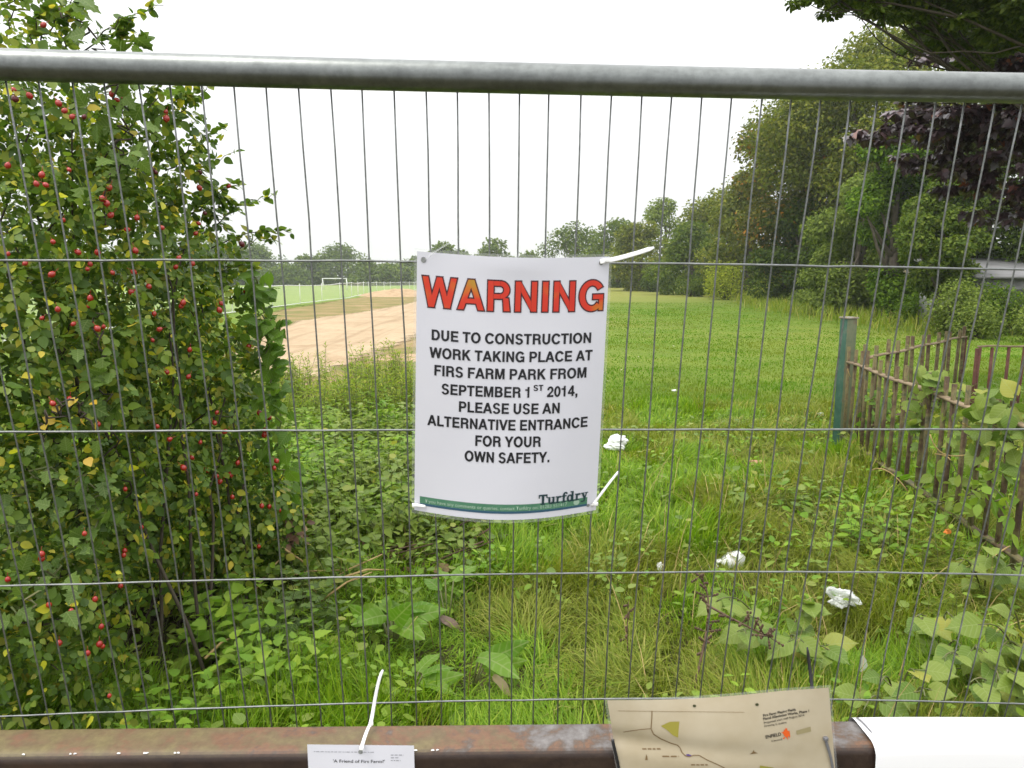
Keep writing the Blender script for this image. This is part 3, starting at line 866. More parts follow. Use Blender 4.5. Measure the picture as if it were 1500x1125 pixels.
# ================================================================== CABLE TIES
M['nylon'] = plain('white_nylon', (.86, .86, .84), .35)
M['nylonblack'] = plain('black_nylon', (.02, .02, .022), .4)
M['nylongrey'] = plain('grey_nylon', (.16, .16, .17), .4)
def smooth_pts(P, n=14):
    P = np.array(P, float); tt = np.linspace(0, len(P) - 1, n)
    k = len(P)
    if k == 2: return np.stack([np.interp(tt, [0, 1], P[:, i]) for i in range(3)], 1)
    cf = [np.polyfit(np.arange(k), P[:, i], min(3, k - 1)) for i in range(3)]
    return np.stack([np.polyval(c, tt) for c in cf], 1)
def tie(label, pts, head=None, wd=.0033, mat='nylon', name='cable_tie', group='cable ties'):
    P = smooth_pts(pts)
    root = empty(name, P[0], label, 'cable tie', group)
    rad = np.linspace(wd, wd * .8, len(P)); rad[-1] *= .5
    MB().tube(P, rad, 8, True, .2, up=(0.1, -1, .35)).build('strap', M[mat], root, True)
    if head is not None:
        MB().box(head, (.0075, .006, .0062), .3, .0012).build('head', M[mat], root)
    return root
fo_ = lambda px, py, off: FP(*fuv(px, py, off), off)
tie('long white cable tie sticking up to the right from the top right sign corner', [fo_(879, 383, .012), fo_(893, 381, .014), fo_(912, 377, .02), fo_(935, 370, .022), fo_(958, 362.5, .02)], fo_(889, 381.5, .015), .0042)
tie('faint white cable tie at the top left sign corner, bent up over its edge', [fo_(622, 380, .012), fo_(640, 367, .016), fo_(665, 352, .0), fo_(690, 340, -.03), fo_(709, 333, -.05)], None, .0015, 'film')
tie('thin white cable tie curling up to the right from the bottom right sign corner', [fo_(866, 741, .014), fo_(874, 737, .014), fo_(881, 718, .012), fo_(895, 704, .004), fo_(903, 697, -.004), fo_(907, 690, -.01)], fo_(872.5, 738, .015), .0024)
tie('short white cable tie stub at the bottom left sign corner', [fo_(604, 739.5, .014), fo_(612, 740, .017), fo_(624, 742, .016)], fo_(607, 740, .014), .0030)

# ================================================================== THE SMALL NOTICE, THE MAP AND THE WHITE BANNER ON THE BEAM
def front(px, py, off=0.):                # point in front of the beam's near face
    r = ray(px, py); o3 = np.array([0, 0, CAMZ]); pl = BP(0, BW + off, 0)
    return o3 + r * (((pl - o3) @ by_) / (r @ by_))
def card(px, py):
    return front(px, py, .003)
N0, N1 = front(450, 1090.5, .003), front(606.5, 1092, .003)
nl = np.linalg.norm(N1 - N0); ndx = (N1 - N0) / nl
def NP(a, b_, off=0.):
    return N0 + ndx * (a * nl) + np.array([0, 0, -1.]) * (b_ * nl * .62) + by_ * (off + .004 * b_ * math.sin(math.pi * a))
notice = empty('paper_notice', NP(.5, 1), 'small white paper notice headed A Friend of Firs Farm hanging on the rusty beam', 'notice')
MB().grid(lambda a, b_: NP(a, b_), 12, 10).build('paper', M['paper'], notice, True)
mb = MB()
put_text(mb, "'A Friend of Firs Farm?'", lambda a, b_: NP(a, b_, .0007), (487 - 450) / 156.5, (563 - 450) / 156.5, .285, .048, .006, 0, 0)
mb.build('black_lettering', M['ink'], notice)
def dashes(mb, fn, a0, a1, b_, h, seed, gap=.25):
    r_ = random.Random(seed); a = a0
    while a < a1:
        l = r_.uniform(.01, .035)
        e = min(a + l, a1)
        mb.add([fn(a, b_), fn(e, b_), fn(e, b_ + h), fn(a, b_ + h)], [(0, 3, 2, 1)])
        a = e + l * gap + .004
mb = MB()
nf = lambda a, b_: NP(a, b_, .0007)
dashes(mb, nf, .06, .63, .108, .009, 1)
for k, y in enumerate((.15, .195, .24)): dashes(mb, nf, .78, .78 + (.12, .07, .09)[k], y, .012, 5 + k)
mb.build('small_print', M['inkgrey'], notice)
mb = MB(); V = [NP(.497, .11, .0009)] + [NP(.497 + .022 * math.cos(k / 10 * 6.283), .11 + .034 * math.sin(k / 10 * 6.283), .0009) for k in range(10)]
mb.add(V, [(0, 1 + (k + 1) % 10, 1 + k) for k in range(10)])
mb.build('eyelet', M['hole'], notice)
h0 = at(544, 1058, 1.15)
tie('white cable tie standing straight up from the small paper notice on the beam',
    [front(529, 1099, .007), front(530.5, 1092, .010), at(536, 1075, 1.125), at(543, 1060, 1.15)] , None, .0034)
r0 = tie('white cable tie tail leaning in front of the lowest wire above the paper notice', [at(541, 1064, 1.145), at(546, 1044, 1.16), at(552, 1010, 1.165), at(561, 981, 1.17)], at(543.5, 1060, 1.15), .0034)
# one tie in truth: the tail belongs to the same strap
first = [o for o in col.objects if o.get('label', '').startswith('white cable tie standing straight up')][0]
for c_ in list(r0.children):
    w_ = np.array(r0.location)
    me = c_.data
    me.transform(__import__('mathutils').Matrix.Translation(Vector(r0.location) - Vector(first.location)))
    c_.parent = first
    if c_.name.startswith('strap'): c_.name = 'tail'
bpy.data.objects.remove(r0)

# the laminated map
TLm, TRm = at(889, 1024.5, 1.092), at(1213.5, 1006.5, 1.085)
BLm, BRm = front(912, 1160, .006), front(1226, 1160, .012)
def MP(a, b_, off=0.):
    k = max(0, (a - .36) / .64)
    top = TLm * (1 - a) + TRm * a
    top = top + np.array([0, 0, -1.]) * (.0088 * (math.sin(math.pi * min(a / .8, 1)) ** 1.2))
    bot = BLm * (1 - a) + BRm * a
    p = top * (1 - b_) + bot * b_
    bul = .012 * math.sin(math.pi * a) * b_ * (1 - b_) * 3 + .003 * math.sin(7 * a + 2) * (1 - b_) - .006 * math.exp(-((b_ - .42 - .25 * a) / .10) ** 2) * (1 - a)
    return p + by_ * (off + bul)
mapo = empty('map_sheet', MP(.5, 1), 'beige laminated park map propped on the front of the rusty beam', 'map')
m, t, b, out = new_mat('map_paper')
f = tex_noise(t, 7, 4)
t.links.new(ramp(t, [(.35, (.46, .385, .26)), (.65, (.56, .49, .365))], f), b.inputs['Base Color'])
b.inputs['Roughness'].default_value = .3; b.inputs['Coat Weight'].default_value = .5; b.inputs['Coat Roughness'].default_value = .18
M['map'] = m
MB().grid(lambda a, b_: MP(a, b_), 40, 26).build('paper', M['map'], mapo, True)
MB().grid(lambda a, b_: MP(a, b_, -.001), 40, 26, -.012, 1.012, -.02, 1.0).build('laminate_edge', M['film'], mapo, True)
def mpage(px, py):
    x = np.array([(px - 890) / 325., (py - 1015) / 145.])
    for _ in range(14):
        e = proj(MP(*x)) - np.array([px, py]); h = 1e-3
        J = np.stack([(proj(MP(x[0] + h, x[1])) - proj(MP(*x))) / h, (proj(MP(x[0], x[1] + h)) - proj(MP(*x))) / h], 1)
        x = x - np.linalg.solve(J, e)
    return x
mo = lambda off: (lambda a, b_: MP(a, b_, off))
def mpoly(mb, pts, off=.0008):
    P = [mo(off)(*mpage(*p)) for p in pts]
    mb.add(P, [tuple(range(len(P)))[::-1]])
def mline(mb, pts, wpx, off=.0009):
    for (x0, y0), (x1, y1) in zip(pts[:-1], pts[1:]):
        L = math.hypot(x1 - x0, y1 - y0) + 1e-6
        nx_, ny_ = -(y1 - y0) / L * wpx / 2, (x1 - x0) / L * wpx / 2
        mpoly(mb, [(x0 + nx_, y0 + ny_), (x1 + nx_, y1 + ny_), (x1 - nx_, y1 - ny_), (x0 - nx_, y0 - ny_)], off)
M['mapgreen'] = plain('olive_ink', (.34, .30, .055), .4, coat=.4)
M['mapbrown'] = plain('brown_ink', (.20, .13, .06), .5)
M['mappurple'] = plain('purple_ink', (.10, .06, .22), .5)
M['orange'] = plain('orange_ink', (.75, .12, .02), .45)
M['mapkhaki'] = plain('khaki_ink', (.33, .28, .15), .5)
mb = MB(); mpoly(mb, [(968, 1063), (981, 1057), (995, 1056.5), (993, 1080), (986, 1077), (977, 1069)]); mb.build('green_field', M['mapgreen'], mapo); mb = MB(); mpoly(mb, [(1113, 1121), (1133, 1124), (1131, 1136), (1112, 1135)]); mb.build('green_field', M['mapgreen'], mapo)
mb = MB()
mline(mb, [(955, 1041), (954.5, 1053), (953.5, 1067), (957, 1075), (968, 1082), (982, 1088), (992, 1091), (996, 1095), (999, 1102), (1004, 1107), (1010, 1108), (1016, 1106), (1024, 1106), (1036, 1113), (1050, 1119), (1064, 1126)], 1.3)
mline(mb, [(913, 1072), (926, 1070), (940, 1068), (953, 1067)], .9)
mline(mb, [(905, 1041), (1000, 1042), (1090, 1043)], .5)
mb.build('path_line', M['mapbrown'], mapo)
mb = MB(); mpoly(mb, [(1004, 1105), (1008, 1104), (1013, 1106), (1012, 1108), (1007, 1107)]); mb.build('purple_mark', M['mappurple'], mapo)
mb = MB(); mpoly(mb, [(945, 1113), (946.5, 1104), (948, 1108), (948.8, 1113)]); mpoly(mb, [(1104, 1098), (1104.5, 1100.5), (1110, 1103), (1098, 1104.5), (1102, 1101.5)])
for x0, x1, y in ((940.5, 967.5, 1095.6), (970, 994, 1106.5), (1012, 1038, 1119)):
    a0, b0 = mpage(x0, y); a1, b1 = mpage(x1, y)
    dashes(mb, lambda a, c, b0=b0, b1=b1, a0=a0, a1=a1: MP(a, c + b0 + (b1 - b0) * (a - a0) / (a1 - a0), .0008), a0, a1, 0, .013, int(x0), .12)
mb.build('small_print', M['mapbrown'], mapo)
mb = MB()
def mtext(body, x0, y0, x1, y1, cap, bold=.004):
    a0, b0 = mpage(x0, y0); a1, b1 = mpage(x1, y1)
    h = mpage(x0, y0)[1] - mpage(x0, y0 - cap)[1]
    put_text(mb, body, lambda a, c: MP(a, c + b0 + (b1 - b0) * (a - a0) / (a1 - a0), .0009), a0, a1, 0, h, bold, 0, 0)
mtext('Firs Farm Playing Fields', 1118, 1049.5, 1165.5, 1040.5, 3.6, .02)
mtext('Flood Alleviation Works, Phase 1', 1118, 1054.5, 1185, 1042.5, 3.6, .02)
mtext('Proposed start mid August 2014', 1119, 1060, 1178, 1048.5, 3.2)
mtext('Drawing 2, outline', 1119.5, 1064.5, 1152, 1059, 3.0)
mtext('ENFIELD', 1121.5, 1081.5, 1144, 1077, 4.6, .02)
mtext('Council', 1130, 1086.5, 1145.5, 1083.5, 2.6)
mb.build('black_lettering', M['ink'], mapo)
mb = MB()
for pts in ([(1148, 1077), (1146.5, 1072), (1150, 1067), (1153, 1069), (1156, 1072), (1155, 1078), (1151.5, 1080)],
            [(1150, 1068), (1150.5, 1065.5), (1153, 1067), (1152.5, 1070)], [(1154, 1071), (1156, 1069.5), (1157, 1076), (1156.5, 1082), (1155, 1077)],
            [(1144, 1071.5), (1147, 1072.5), (1148, 1074.5), (1145.5, 1073.5)], [(1148.5, 1079), (1150, 1080.5), (1148, 1082), (1146, 1081)], [(1152.5, 1079), (1153.5, 1079), (1154.5, 1083), (1152.5, 1081.5)]):
    mpoly(mb, pts, .0011)
mb.build('beast_emblem', M['orange'], mapo)
mb = MB(); mpoly(mb, [(1166, 1070), (1187, 1064), (1188, 1071), (1167, 1076)]); mb.build('khaki_panel', M['mapkhaki'], mapo)
M['hole2'] = plain('eyelet_dark', (.05, .055, .02), .7)
for px, py, r in ((1017, 1033.5, 2.1), (1108.5, 1031.5, 2.2)):
    mb = MB(); mpoly(mb, [(px + r * 1.2 * math.cos(k / 10 * 6.283), py + r * math.sin(k / 10 * 6.283)) for k in range(10)], .0012); mb.build('eyelet', M['hole2'], mapo)
tie('thick black cable tie down the left edge of the beige map', [front(897.5, 1083, .012), front(900, 1096, .014), front(904, 1112, .013), front(908, 1135, .012)], None, .0028, 'nylonblack')
tie('grey black cable tie down the right edge of the beige map', [front(1209.5, 1081, .022), front(1212, 1092, .022), front(1217, 1110, .020), front(1221, 1135, .018)], front(1209.5, 1082, .022), .0028, 'nylongrey')
tie('black cable tie tail sticking up behind the raised corner of the map', [at(1192, 1040, 1.15), at(1190, 1012, 1.16), at(1187, 985, 1.17), at(1182.5, 948, 1.17)], None, .0036, 'nylonblack')

# white banner folded over the beam
prb = [(0.006 - .004, -.05), (.0 - .002, -.02)] + [p for p in beam_prof(.005)[13:6:-1]] + [p for p in beam_prof(.005)[6::-1]] + [(BW + .006, -.05), (BW + .008, -.12), (BW + .006, -.22)]
sL = (1278 - 750) / F * 1.215
def bann(a, b_):
    tt = b_ * (len(prb) - 1); i = min(int(tt), len(prb) - 2); k = tt - i
    d = prb[i][0] * (1 - k) + prb[i + 1][0] * k; z = prb[i][1] * (1 - k) + prb[i + 1][1] * k
    s = sL + .05 * max(0., b_ - .45) * .1 + a * .9
    return BP(s, d + .003 * math.sin(5 * a + 3 * b_) * (b_ > .5), z + .0016 * math.sin(9 * a + 1))
ban = MB().grid(bann, 40, 60).build('banner', plain('white_pvc', (.86, .86, .87), .4), None, True)
tag(ban, 'blank white banner folded over the right end of the rusty beam', 'banner')
tie('short grey cable tie across the left corner of the white banner', [BP(sL + .006, .012, .007), BP(sL + .008, .03, .0095), BP(sL + .011, .055, .0075)], None, .0022, 'nylongrey')

# ================================================================== VEGETATION
UP = np.array([0, 0, 1.])
def lobe_leaves(lobes, dens, shell=.35, up=.35, flat=1.0, keep=None):
    """leaf places on a set of (centre, radius) lobes: positions, directions, normals"""
    Ps, Ds, Ns = [], [], []
    for c, r in lobes:
        r3 = np.array(r if hasattr(r, '__len__') else (r, r, r * flat), float)
        n = max(3, int(dens * (r3[0] * r3[1] * r3[2]) ** (2 / 3)))
        d = rdir(n)
        k = 1 - shell * rng.random(n) ** 1.4 + .06 * rng.normal(0, 1, n)
        P = np.array(c) + d * r3 * k[:, None]
        N = nrm(d * .7 + UP * up + rng.normal(0, .45, (n, 3)))
        D = nrm(np.cross(N, rdir(n)) + d * .45 - UP * .15)
        Ps.append(P); Ds.append(D); Ns.append(N)
    P, D, N = np.concatenate(Ps), np.concatenate(Ds), np.concatenate(Ns)
    if keep is not None:
        k = keep(P); P, D, N = P[k], D[k], N[k]
    return P, D, N

def limb(mb, a, b, r0, r1, bow=.1, n=8, seg=7):
    a, b = np.array(a, float), np.array(b, float)
    L = np.linalg.norm(b - a)
    j = rdir(1)[0] * bow * L
    t_ = np.linspace(0, 1, n)[:, None]
    P = a + (b - a) * t_ + j * (4 * t_ * (1 - t_)) + rng.normal(0, .012 * L, (n, 3)) * np.sin(np.pi * t_)
    mb.tube(P, np.linspace(r0, r1, n), seg)
    return P

# ------------------------------------------------------------------ trees
def crown_lobes(base, h, w, n, low=.15, top=.5, seed=0):
    """clump centres through the volume of a crown w wide between low*h and h, widest at top*h"""
    r_ = np.random.default_rng(seed)
    L = []
    while len(L) < n:
        t_ = r_.uniform(low, 1)
        wz =  math.sin(math.pi * min(1, max(0, (t_ - low) / (1 - low)) ** (math.log(.5) / math.log((top - low) / (1 - low))))) ** .6
        a = r_.uniform(0, 6.283); q = math.sqrt(r_.uniform(.08, 1)) * wz * w * .5
        rr = w * r_.uniform(.11, .20)
        L.append((np.array(base) + np.array([q * math.cos(a) * .86, q * math.sin(a) * .86, t_ * h - rr * .6]), (rr, rr, rr * .72)))
    return L

def tree(name, label, base, h, w, mat, leaf, count, n=36, low=.15, top=.5, seed=0, trunk=.035, group=None, tm=DIAM, cat='tree', lobes=None, bare=0.):
    base = np.array(base, float)
    root = empty(name, base, label, cat, group)
    L = lobes or crown_lobes(base, h, w, n, low, top, seed)
    count = int(count * 2.3)
    tot = sum((np.prod(r)) ** (2 / 3) if hasattr(r, '__len__') else r * r for c, r in L)
    P, D, N = lobe_leaves(L, count / tot, .55, .5)
    ok = P[:, 2] > base[2] + .02
    P, D, N = P[ok], D[ok], N[ok]
    S = leaf * rng.uniform(.65, 1.35, len(P))
    leaves('crown', mat, root, P, D, N, S, tm)
    mb = MB()
    topz = base + np.array([0, 0, h * .72])
    r0 = trunk * h
    tp = limb(mb, base - np.array([0, 0, .1]), topz, r0, r0 * .3, .03, 9, 9)
    for k in range(9):
        c, r = L[(k * 5 + seed) % len(L)]
        limb(mb, tp[2 + k % 6], c, r0 * .4, r0 * .08, .1)
    mb.build('trunk', M['bark'], root, True)
    return root

TL = lambda nme, a, b_, c, **k: leaf_mat(nme, [(0, a), (.55, b_), (1, c)], rough=.65, trans=.28, spec=.1, gain=(1.75, 1.75, 1.0), **k)
M['t_oak'] = TL('oak_foliage', (.030, .052, .014), (.055, .082, .020), (.090, .115, .030))
M['t_olive'] = TL('olive_foliage', (.045, .060, .016), (.080, .098, .024), (.135, .135, .036))
M['t_chest'] = leaf_mat('chestnut_foliage', [(0, (.032, .042, .012)), (.5, (.062, .070, .018)), (.88, (.105, .098, .026)), (.96, (.20, .11, .03)), (1, (.26, .12, .03))], rough=.6, trans=.25, spec=.1, gain=(1.55, 1.5, 1.0))
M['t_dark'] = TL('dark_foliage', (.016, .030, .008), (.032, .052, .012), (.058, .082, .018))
M['t_over'] = leaf_mat('overhang_foliage', [(0, (.03, .055, .010)), (.6, (.055, .092, .014)), (1, (.10, .14, .022))], rough=.5, trans=.42, spec=.25)
M['t_green'] = TL('fresh_foliage', (.028, .055, .008), (.050, .092, .012), (.090, .140, .020))
M['t_ash'] = TL('ash_foliage', (.045, .068, .022), (.080, .110, .034), (.130, .160, .055))
M['t_far'] = TL('far_foliage', (.035, .055, .022), (.055, .080, .028), (.085, .110, .036))
M['t_yel'] = TL('yellow_green_foliage', (.09, .12, .02), (.15, .18, .03), (.24, .25, .05))
M['t_copper'] = leaf_mat('copper_foliage', [(0, (.020, .012, .014)), (.55, (.042, .025, .031)), (.93, (.075, .045, .05)), (1, (.16, .05, .022))], rough=.36, trans=.06, tcol=2.0, spec=.9, gain=(1.55, 1.5, 1.5))

G_ROW = 'trees along the right side of the park'
def gx_at(px, Y): return (px - 750) / F * (Y * CP + (CAMZ) * SP)
def top_h(py, Y): return at(750, py, Y)[2]
def row_tree(label, px, Y, py_top, wpx, mat, leaf, count, **k):
    x = gx_at(px, Y)
    h = top_h(py_top, Y)
    return tree('tree', label, (x, Y, hz(x, Y)), h, wpx / F * Y, M[mat], leaf, count, group=G_ROW, **k)
row_tree('farthest rounded tree of the right row, just right of the sign top', 842, 118, 322, 110, 't_oak', .42, 3200, n=26, seed=1, low=.05)
row_tree('dull green tree of the far row, right above the white cable tie', 905, 108, 318, 110, 't_oak', .42, 3500, n=26, seed=2, low=.05)
row_tree('pale feathery tree standing up over the middle of the far row', 972, 92, 288, 95, 't_ash', .34, 3000, n=24, seed=3, low=.05, top=.6)
row_tree('mid green tree of the far row left of the yellow green bush', 938, 84, 322, 110, 't_olive', .34, 3800, n=28, seed=4, low=.04)
row_tree('broad olive tree with a smooth dome behind the yellow green bush', 1045, 74, 278, 150, 't_olive', .32, 6000, n=34, seed=5, low=.04)
row_tree('dark green tree under the olive dome, low and dense', 1010, 66, 325, 130, 't_oak', .28, 4500, n=30, seed=6, low=.02)
row_tree('olive tree leaning out in front of the tall chestnut crown', 1095, 58, 248, 150, 't_olive', .28, 7000, n=36, seed=7, low=.03)
row_tree('tall chestnut with brown tinged leaves, its domed crown against the sky', 1180, 47, 130, 235, 't_chest', .25, 20000, n=64, seed=8, low=.06, top=.6)
row_tree('tallest yellow tinged tree rising over the top tube on the right', 1262, 42, 38, 320, 't_olive', .22, 25000, n=72, seed=9, low=.2, top=.70)
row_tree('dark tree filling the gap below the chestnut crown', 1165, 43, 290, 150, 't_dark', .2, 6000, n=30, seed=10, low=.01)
row_tree('soft grey green ash tree in front of the dark trees', 1250, 31, 255, 165, 't_ash', .15, 11000, n=40, seed=11, low=.03, top=.5, tm=SPRAY)
row_tree('bright green tree under the copper maple', 1300, 27, 170, 150, 't_green', .14, 13000, n=40, seed=12, low=.15, top=.62, tm=SPRAY)
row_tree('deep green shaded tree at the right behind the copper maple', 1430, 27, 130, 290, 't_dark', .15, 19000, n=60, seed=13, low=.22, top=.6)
row_tree('green tree with yellowish sprays right of the grey green ash', 1365, 22, 262, 130, 't_oak', .12, 9000, n=34, seed=14, low=.36, top=.62)

def maple(name, label, base, spec, mat, leaf, count, tm, trunk_r, h, group, up=.8):
    """near tree whose stem stands outside the picture: its hanging sprays are given one by one"""
    root = empty(name, base, label, 'tree', group)
    L = [(at(px, py, Y), (r / F * Y, r / F * Y, r / F * Y * fl)) for px, py, Y, r, fl in spec]
    subs = []
    for c, r in L:                                   # each limb ends in flat layered sprays
        for _ in range(7):
            d = rdir(1)[0]
            subs.append((c + d * np.array(r) * .75, (r[0] * .42, r[1] * .42, r[2] * .2)))
    tot = sum(np.prod(r) ** (2 / 3) for c, r in subs)
    Ps, Ds, Ns = [], [], []
    for c, r in subs:
        r = np.array(r); n = int(count * np.prod(r) ** (2 / 3) / tot)
        d = rdir(n); q_ = rng.random(n)[:, None] ** .4
        Ps.append(c + d * r * q_)
        Ns.append(nrm(UP * up + d * .35 + rng.normal(0, .3, (n, 3))))
        Ds.append(nrm(d * np.array([1, 1, .2]) - UP * .45 + rng.normal(0, .3, (n, 3))))
    P, D, N = map(np.concatenate, (Ps, Ds, Ns))
    leaves('crown', M[mat], root, P, D, N, leaf * rng.uniform(.6, 1.25, len(P)), tm)
    mb = MB()
    b = np.array(base, float); tp = limb(mb, b - UP * .1, b + UP * h, trunk_r, trunk_r * .35, .02, 12, 12)
    for k, (c, r) in enumerate(L):
        e = limb(mb, tp[4 + k % 7], c, trunk_r * .22, .010, .12, 10)
        for q_ in range(4): limb(mb, e[6 + q_ % 4], c + rdir(1)[0] * np.array(r) * .8, .009, .004, .15)
    mb.build('trunk', M['twig'], root, True)
    return root
maple('tree', 'copper maple with purple brown leaves hanging in from the right edge', (8.6, 10.5, 0),
      [(1450, 95, 9.5, 75, .6), (1372, 110, 10, 55, .5), (1300, 185, 9.8, 48, .5), (1268, 200, 9.8, 26, .5), (1370, 180, 9.7, 60, .5), (1440, 185, 9.3, 70, .6), (1505, 150, 9, 70, .7),
       (1350, 235, 10.2, 42, .45), (1420, 255, 9.8, 60, .5), (1490, 250, 9.2, 70, .6), (1330, 128, 10.4, 40, .4), (1410, 55, 9.8, 50, .5), (1500, 40, 9.4, 60, .5), (1560, 200, 9, 110, .8), (1570, 60, 9, 110, .8), (1470, 310, 9.8, 50, .4), (1345, 75, 10.6, 45, .5), (1400, 130, 10.6, 70, .6), (1460, 50, 10.2, 80, .6), (1380, 215, 10.8, 60, .5), (1460, 220, 10.4, 80, .6), (1495, 95, 10.2, 90, .7)],
      't_copper', .10, 13500, MAPLE, .22, 6.5, 'near trees reaching in from the right')
maple('tree', 'dark green tree whose drooping twigs cross the top right corner over the tube', (8.0, 7.6, 0),
      [(1185, -8, 7.8, 34, .45), (1232, 2, 7.8, 42, .45), (1290, 14, 7.8, 46, .5), (1345, 22, 8, 50, .5), (1400, 10, 7.7, 60, .5), (1455, 12, 7.5, 60, .5), (1510, 20, 7.4, 70, .6),
       (1320, -40, 7.8, 80, .4), (1430, -60, 7.6, 100, .5), (1240, -40, 7.9, 60, .4), (1580, -20, 7.4, 120, .7), (1360, 45, 8.6, 55, .5), (1415, 50, 8.6, 60, .5), (1470, 60, 8.4, 70, .6), (1260, -15, 8.3, 55, .4), (1330, 0, 8.6, 60, .5), (1200, -25, 8.2, 40, .4)],
      't_over', .056, 36000, OVATE, .10, 6.2, 'near trees reaching in from the right', up=.5)

# far tree line beyond the pitch
far = [(165, 352, 120), (225, 362, 110), (285, 356, 100), (330, 346, 105), (378, 358, 90), (418, 386, 60), (452, 374, 60), (500, 358, 92), (545, 378, 66), (580, 384, 60),
       (612, 374, 70), (655, 356, 76), (728, 347, 88), (775, 372, 70), (40, 350, 140), (-40, 355, 140)]
words = ['broad grey green tree half hidden behind the rose bush', 'flat topped hazy tree beyond the pitch, seen through the rose bush', 'rounded hazy tree just behind the edge of the rose bush',
         'tall hazy dome of the far tree line right beside the rose bush', 'hazy sloping tree right of the tall dome in the far line', 'low hazy tree in the dip of the far line', 'small peaked hazy tree left of the goal',
         'large dark rounded tree behind the white goal', 'low bluish tree right of the goal in the far line', 'low hazy tree at the left edge of the sign', 'far tree hidden mostly by the left edge of the sign',
         'small dark tree top showing over the left of the sign', 'spreading tree top showing over the middle of the sign', 'low tree showing over the sign next to the far end of the right row',
         'hazy tree far left behind the rose bush', 'hazy tree at the left frame edge behind the rose bush']
for k, ((px, py, wp), lab) in enumerate(zip(far, words)):
    Y = 178 + 10 * math.sin(k * 2.1) if k not in (11, 12, 13) else 150
    x = gx_at(px, Y)
    z0 = hz(x, Y)
    tree('far_tree', lab, (x, Y, z0), top_h(py, Y) - z0, wp / F * Y * 1.12, M['t_far'], .8, 2200, n=30, seed=40 + k, low=.0, top=.42, group='far trees beyond the pitch')
# the dense scrub under the far trees, too far off to count
L = []
for px in np.arange(-60, 1120, 9):
    Y = 196 + rng.uniform(-6, 6) if px < 800 else 128
    x = gx_at(px, Y); h = rng.uniform(3.6, 6.2) if px < 800 else rng.uniform(2.0, 4.4)
    L.append((np.array([x, Y, hz(x, Y) + h * .40]), (2.6, 2.0, h * .62)))
P, D, N = lobe_leaves(L, 30, .4, .5)
o = leaves('far_scrub', M['t_far'], None, P, D, N, .7 * rng.uniform(.7, 1.3, len(P)), DIAM)
tag(o, 'hazy scrub closing the far side of the park under the trees', 'scrub', kind='stuff')

# shrubs at the foot of the right row
def shrub(name, label, px, Y, py_top, wpx, mat, leaf, count, tm=DIAM, n=18, cat='shrub', group=None, seed=0):
    x = gx_at(px, Y); z0 = hz(x, Y)
    h = top_h(py_top, Y) - z0; w_ = wpx / F * Y
    root = empty(name, (x, Y, z0), label, cat, group)
    r_ = np.random.default_rng(seed + 77)
    L = []
    for _ in range(n):
        a = r_.uniform(0, 6.283); q_ = math.sqrt(r_.random()) * w_ * .36; rr = min(h, w_) * r_.uniform(.2, .32)
        L.append((np.array([x + q_ * math.cos(a), Y + q_ * math.sin(a), z0 + r_.uniform(.12, .85) * max(.1, h - rr)]), (rr, rr, rr * .85)))
    tot = sum(np.prod(r) ** (2 / 3) for c, r in L)
    P, D, N = lobe_leaves(L, count / tot, .5, .5)
    P[:, 2] = np.maximum(P[:, 2], z0 + .02)
    leaves('foliage', M[mat], root, P, D, N, leaf * rng.uniform(.65, 1.3, len(P)), tm)
    mb = MB()
    for k in range(7): limb(mb, (x + r_.uniform(-.1, .1) * w_, Y, z0 - .05), L[k][0], .02 * h, .006 * h, .1)
    mb.build('stem', M['twig'], root, True)
    return root
G_SH = 'shrubs at the foot of the right tree row'
shrub('shrub', 'round yellow green bush at the foot of the far trees', 1064, 52, 366, 62, 't_yel', .15, 3000, group=G_SH, seed=1)
shrub('shrub', 'pale green ragged bush right of the yellow green one', 1118, 46, 385, 55, 't_yel', .14, 2200, group=G_SH, seed=2)
shrub('shrub', 'sprawling bramble at the field edge below the ash tree', 1190, 36, 412, 90, 't_ash', .1, 3000, group=G_SH, seed=3)
shrub('shrub', 'grey leaved low shrub at the edge of the lawn under the ash', 1250, 33, 405, 80, 't_dark', .1, 2600, group=G_SH, seed=4)
shrub('shrub', 'dark low shrub in the shade between the far trees', 1012, 60, 395, 60, 't_oak', .16, 1600, group=G_SH, seed=5)
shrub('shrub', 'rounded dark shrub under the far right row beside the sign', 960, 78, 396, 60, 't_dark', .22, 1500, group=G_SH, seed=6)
shrub('shrub', 'light green hedge shrub grown over the fence by the outbuilding', 1365, 27, 376, 84, 't_yel', .1, 5200, n=26, group=G_SH, seed=7)
shrub('shrub', 'leafy bramble in front of the pale outbuilding wall', 1330, 25, 400, 70, 't_green', .09, 2600, group=G_SH, seed=8)
shrub('shrub', 'dull green bush covering the left end of the outbuilding', 1405, 20, 418, 40, 't_ash', .09, 2400, group=G_SH, seed=9)
shrub('shrub', 'dark leafy bush at the right frame edge by the outbuilding', 1515, 18, 432, 60, 't_ash', .08, 1800, group=G_SH, seed=10)

shrub('shrub', 'trailing bush hanging over the roof of the outbuilding', 1440, 21, 382, 110, 't_green', .085, 4200, n=26, group=G_SH, seed=11)
shrub('shrub', 'tall ragged shrub hiding the left wall of the outbuilding', 1405, 20, 388, 80, 't_ash', .085, 4200, n=24, group=G_SH, seed=12)
shrub('shrub', 'brownish bramble mound in front of the outbuilding door', 1432, 19, 430, 80, 't_ash', .08, 2600, group=G_SH, seed=13)
shrub('shrub', 'loose sprays of green leaves across the outbuilding roof at the frame edge', 1485, 20.5, 386, 90, 't_oak', .085, 2400, n=18, group=G_SH, seed=14)
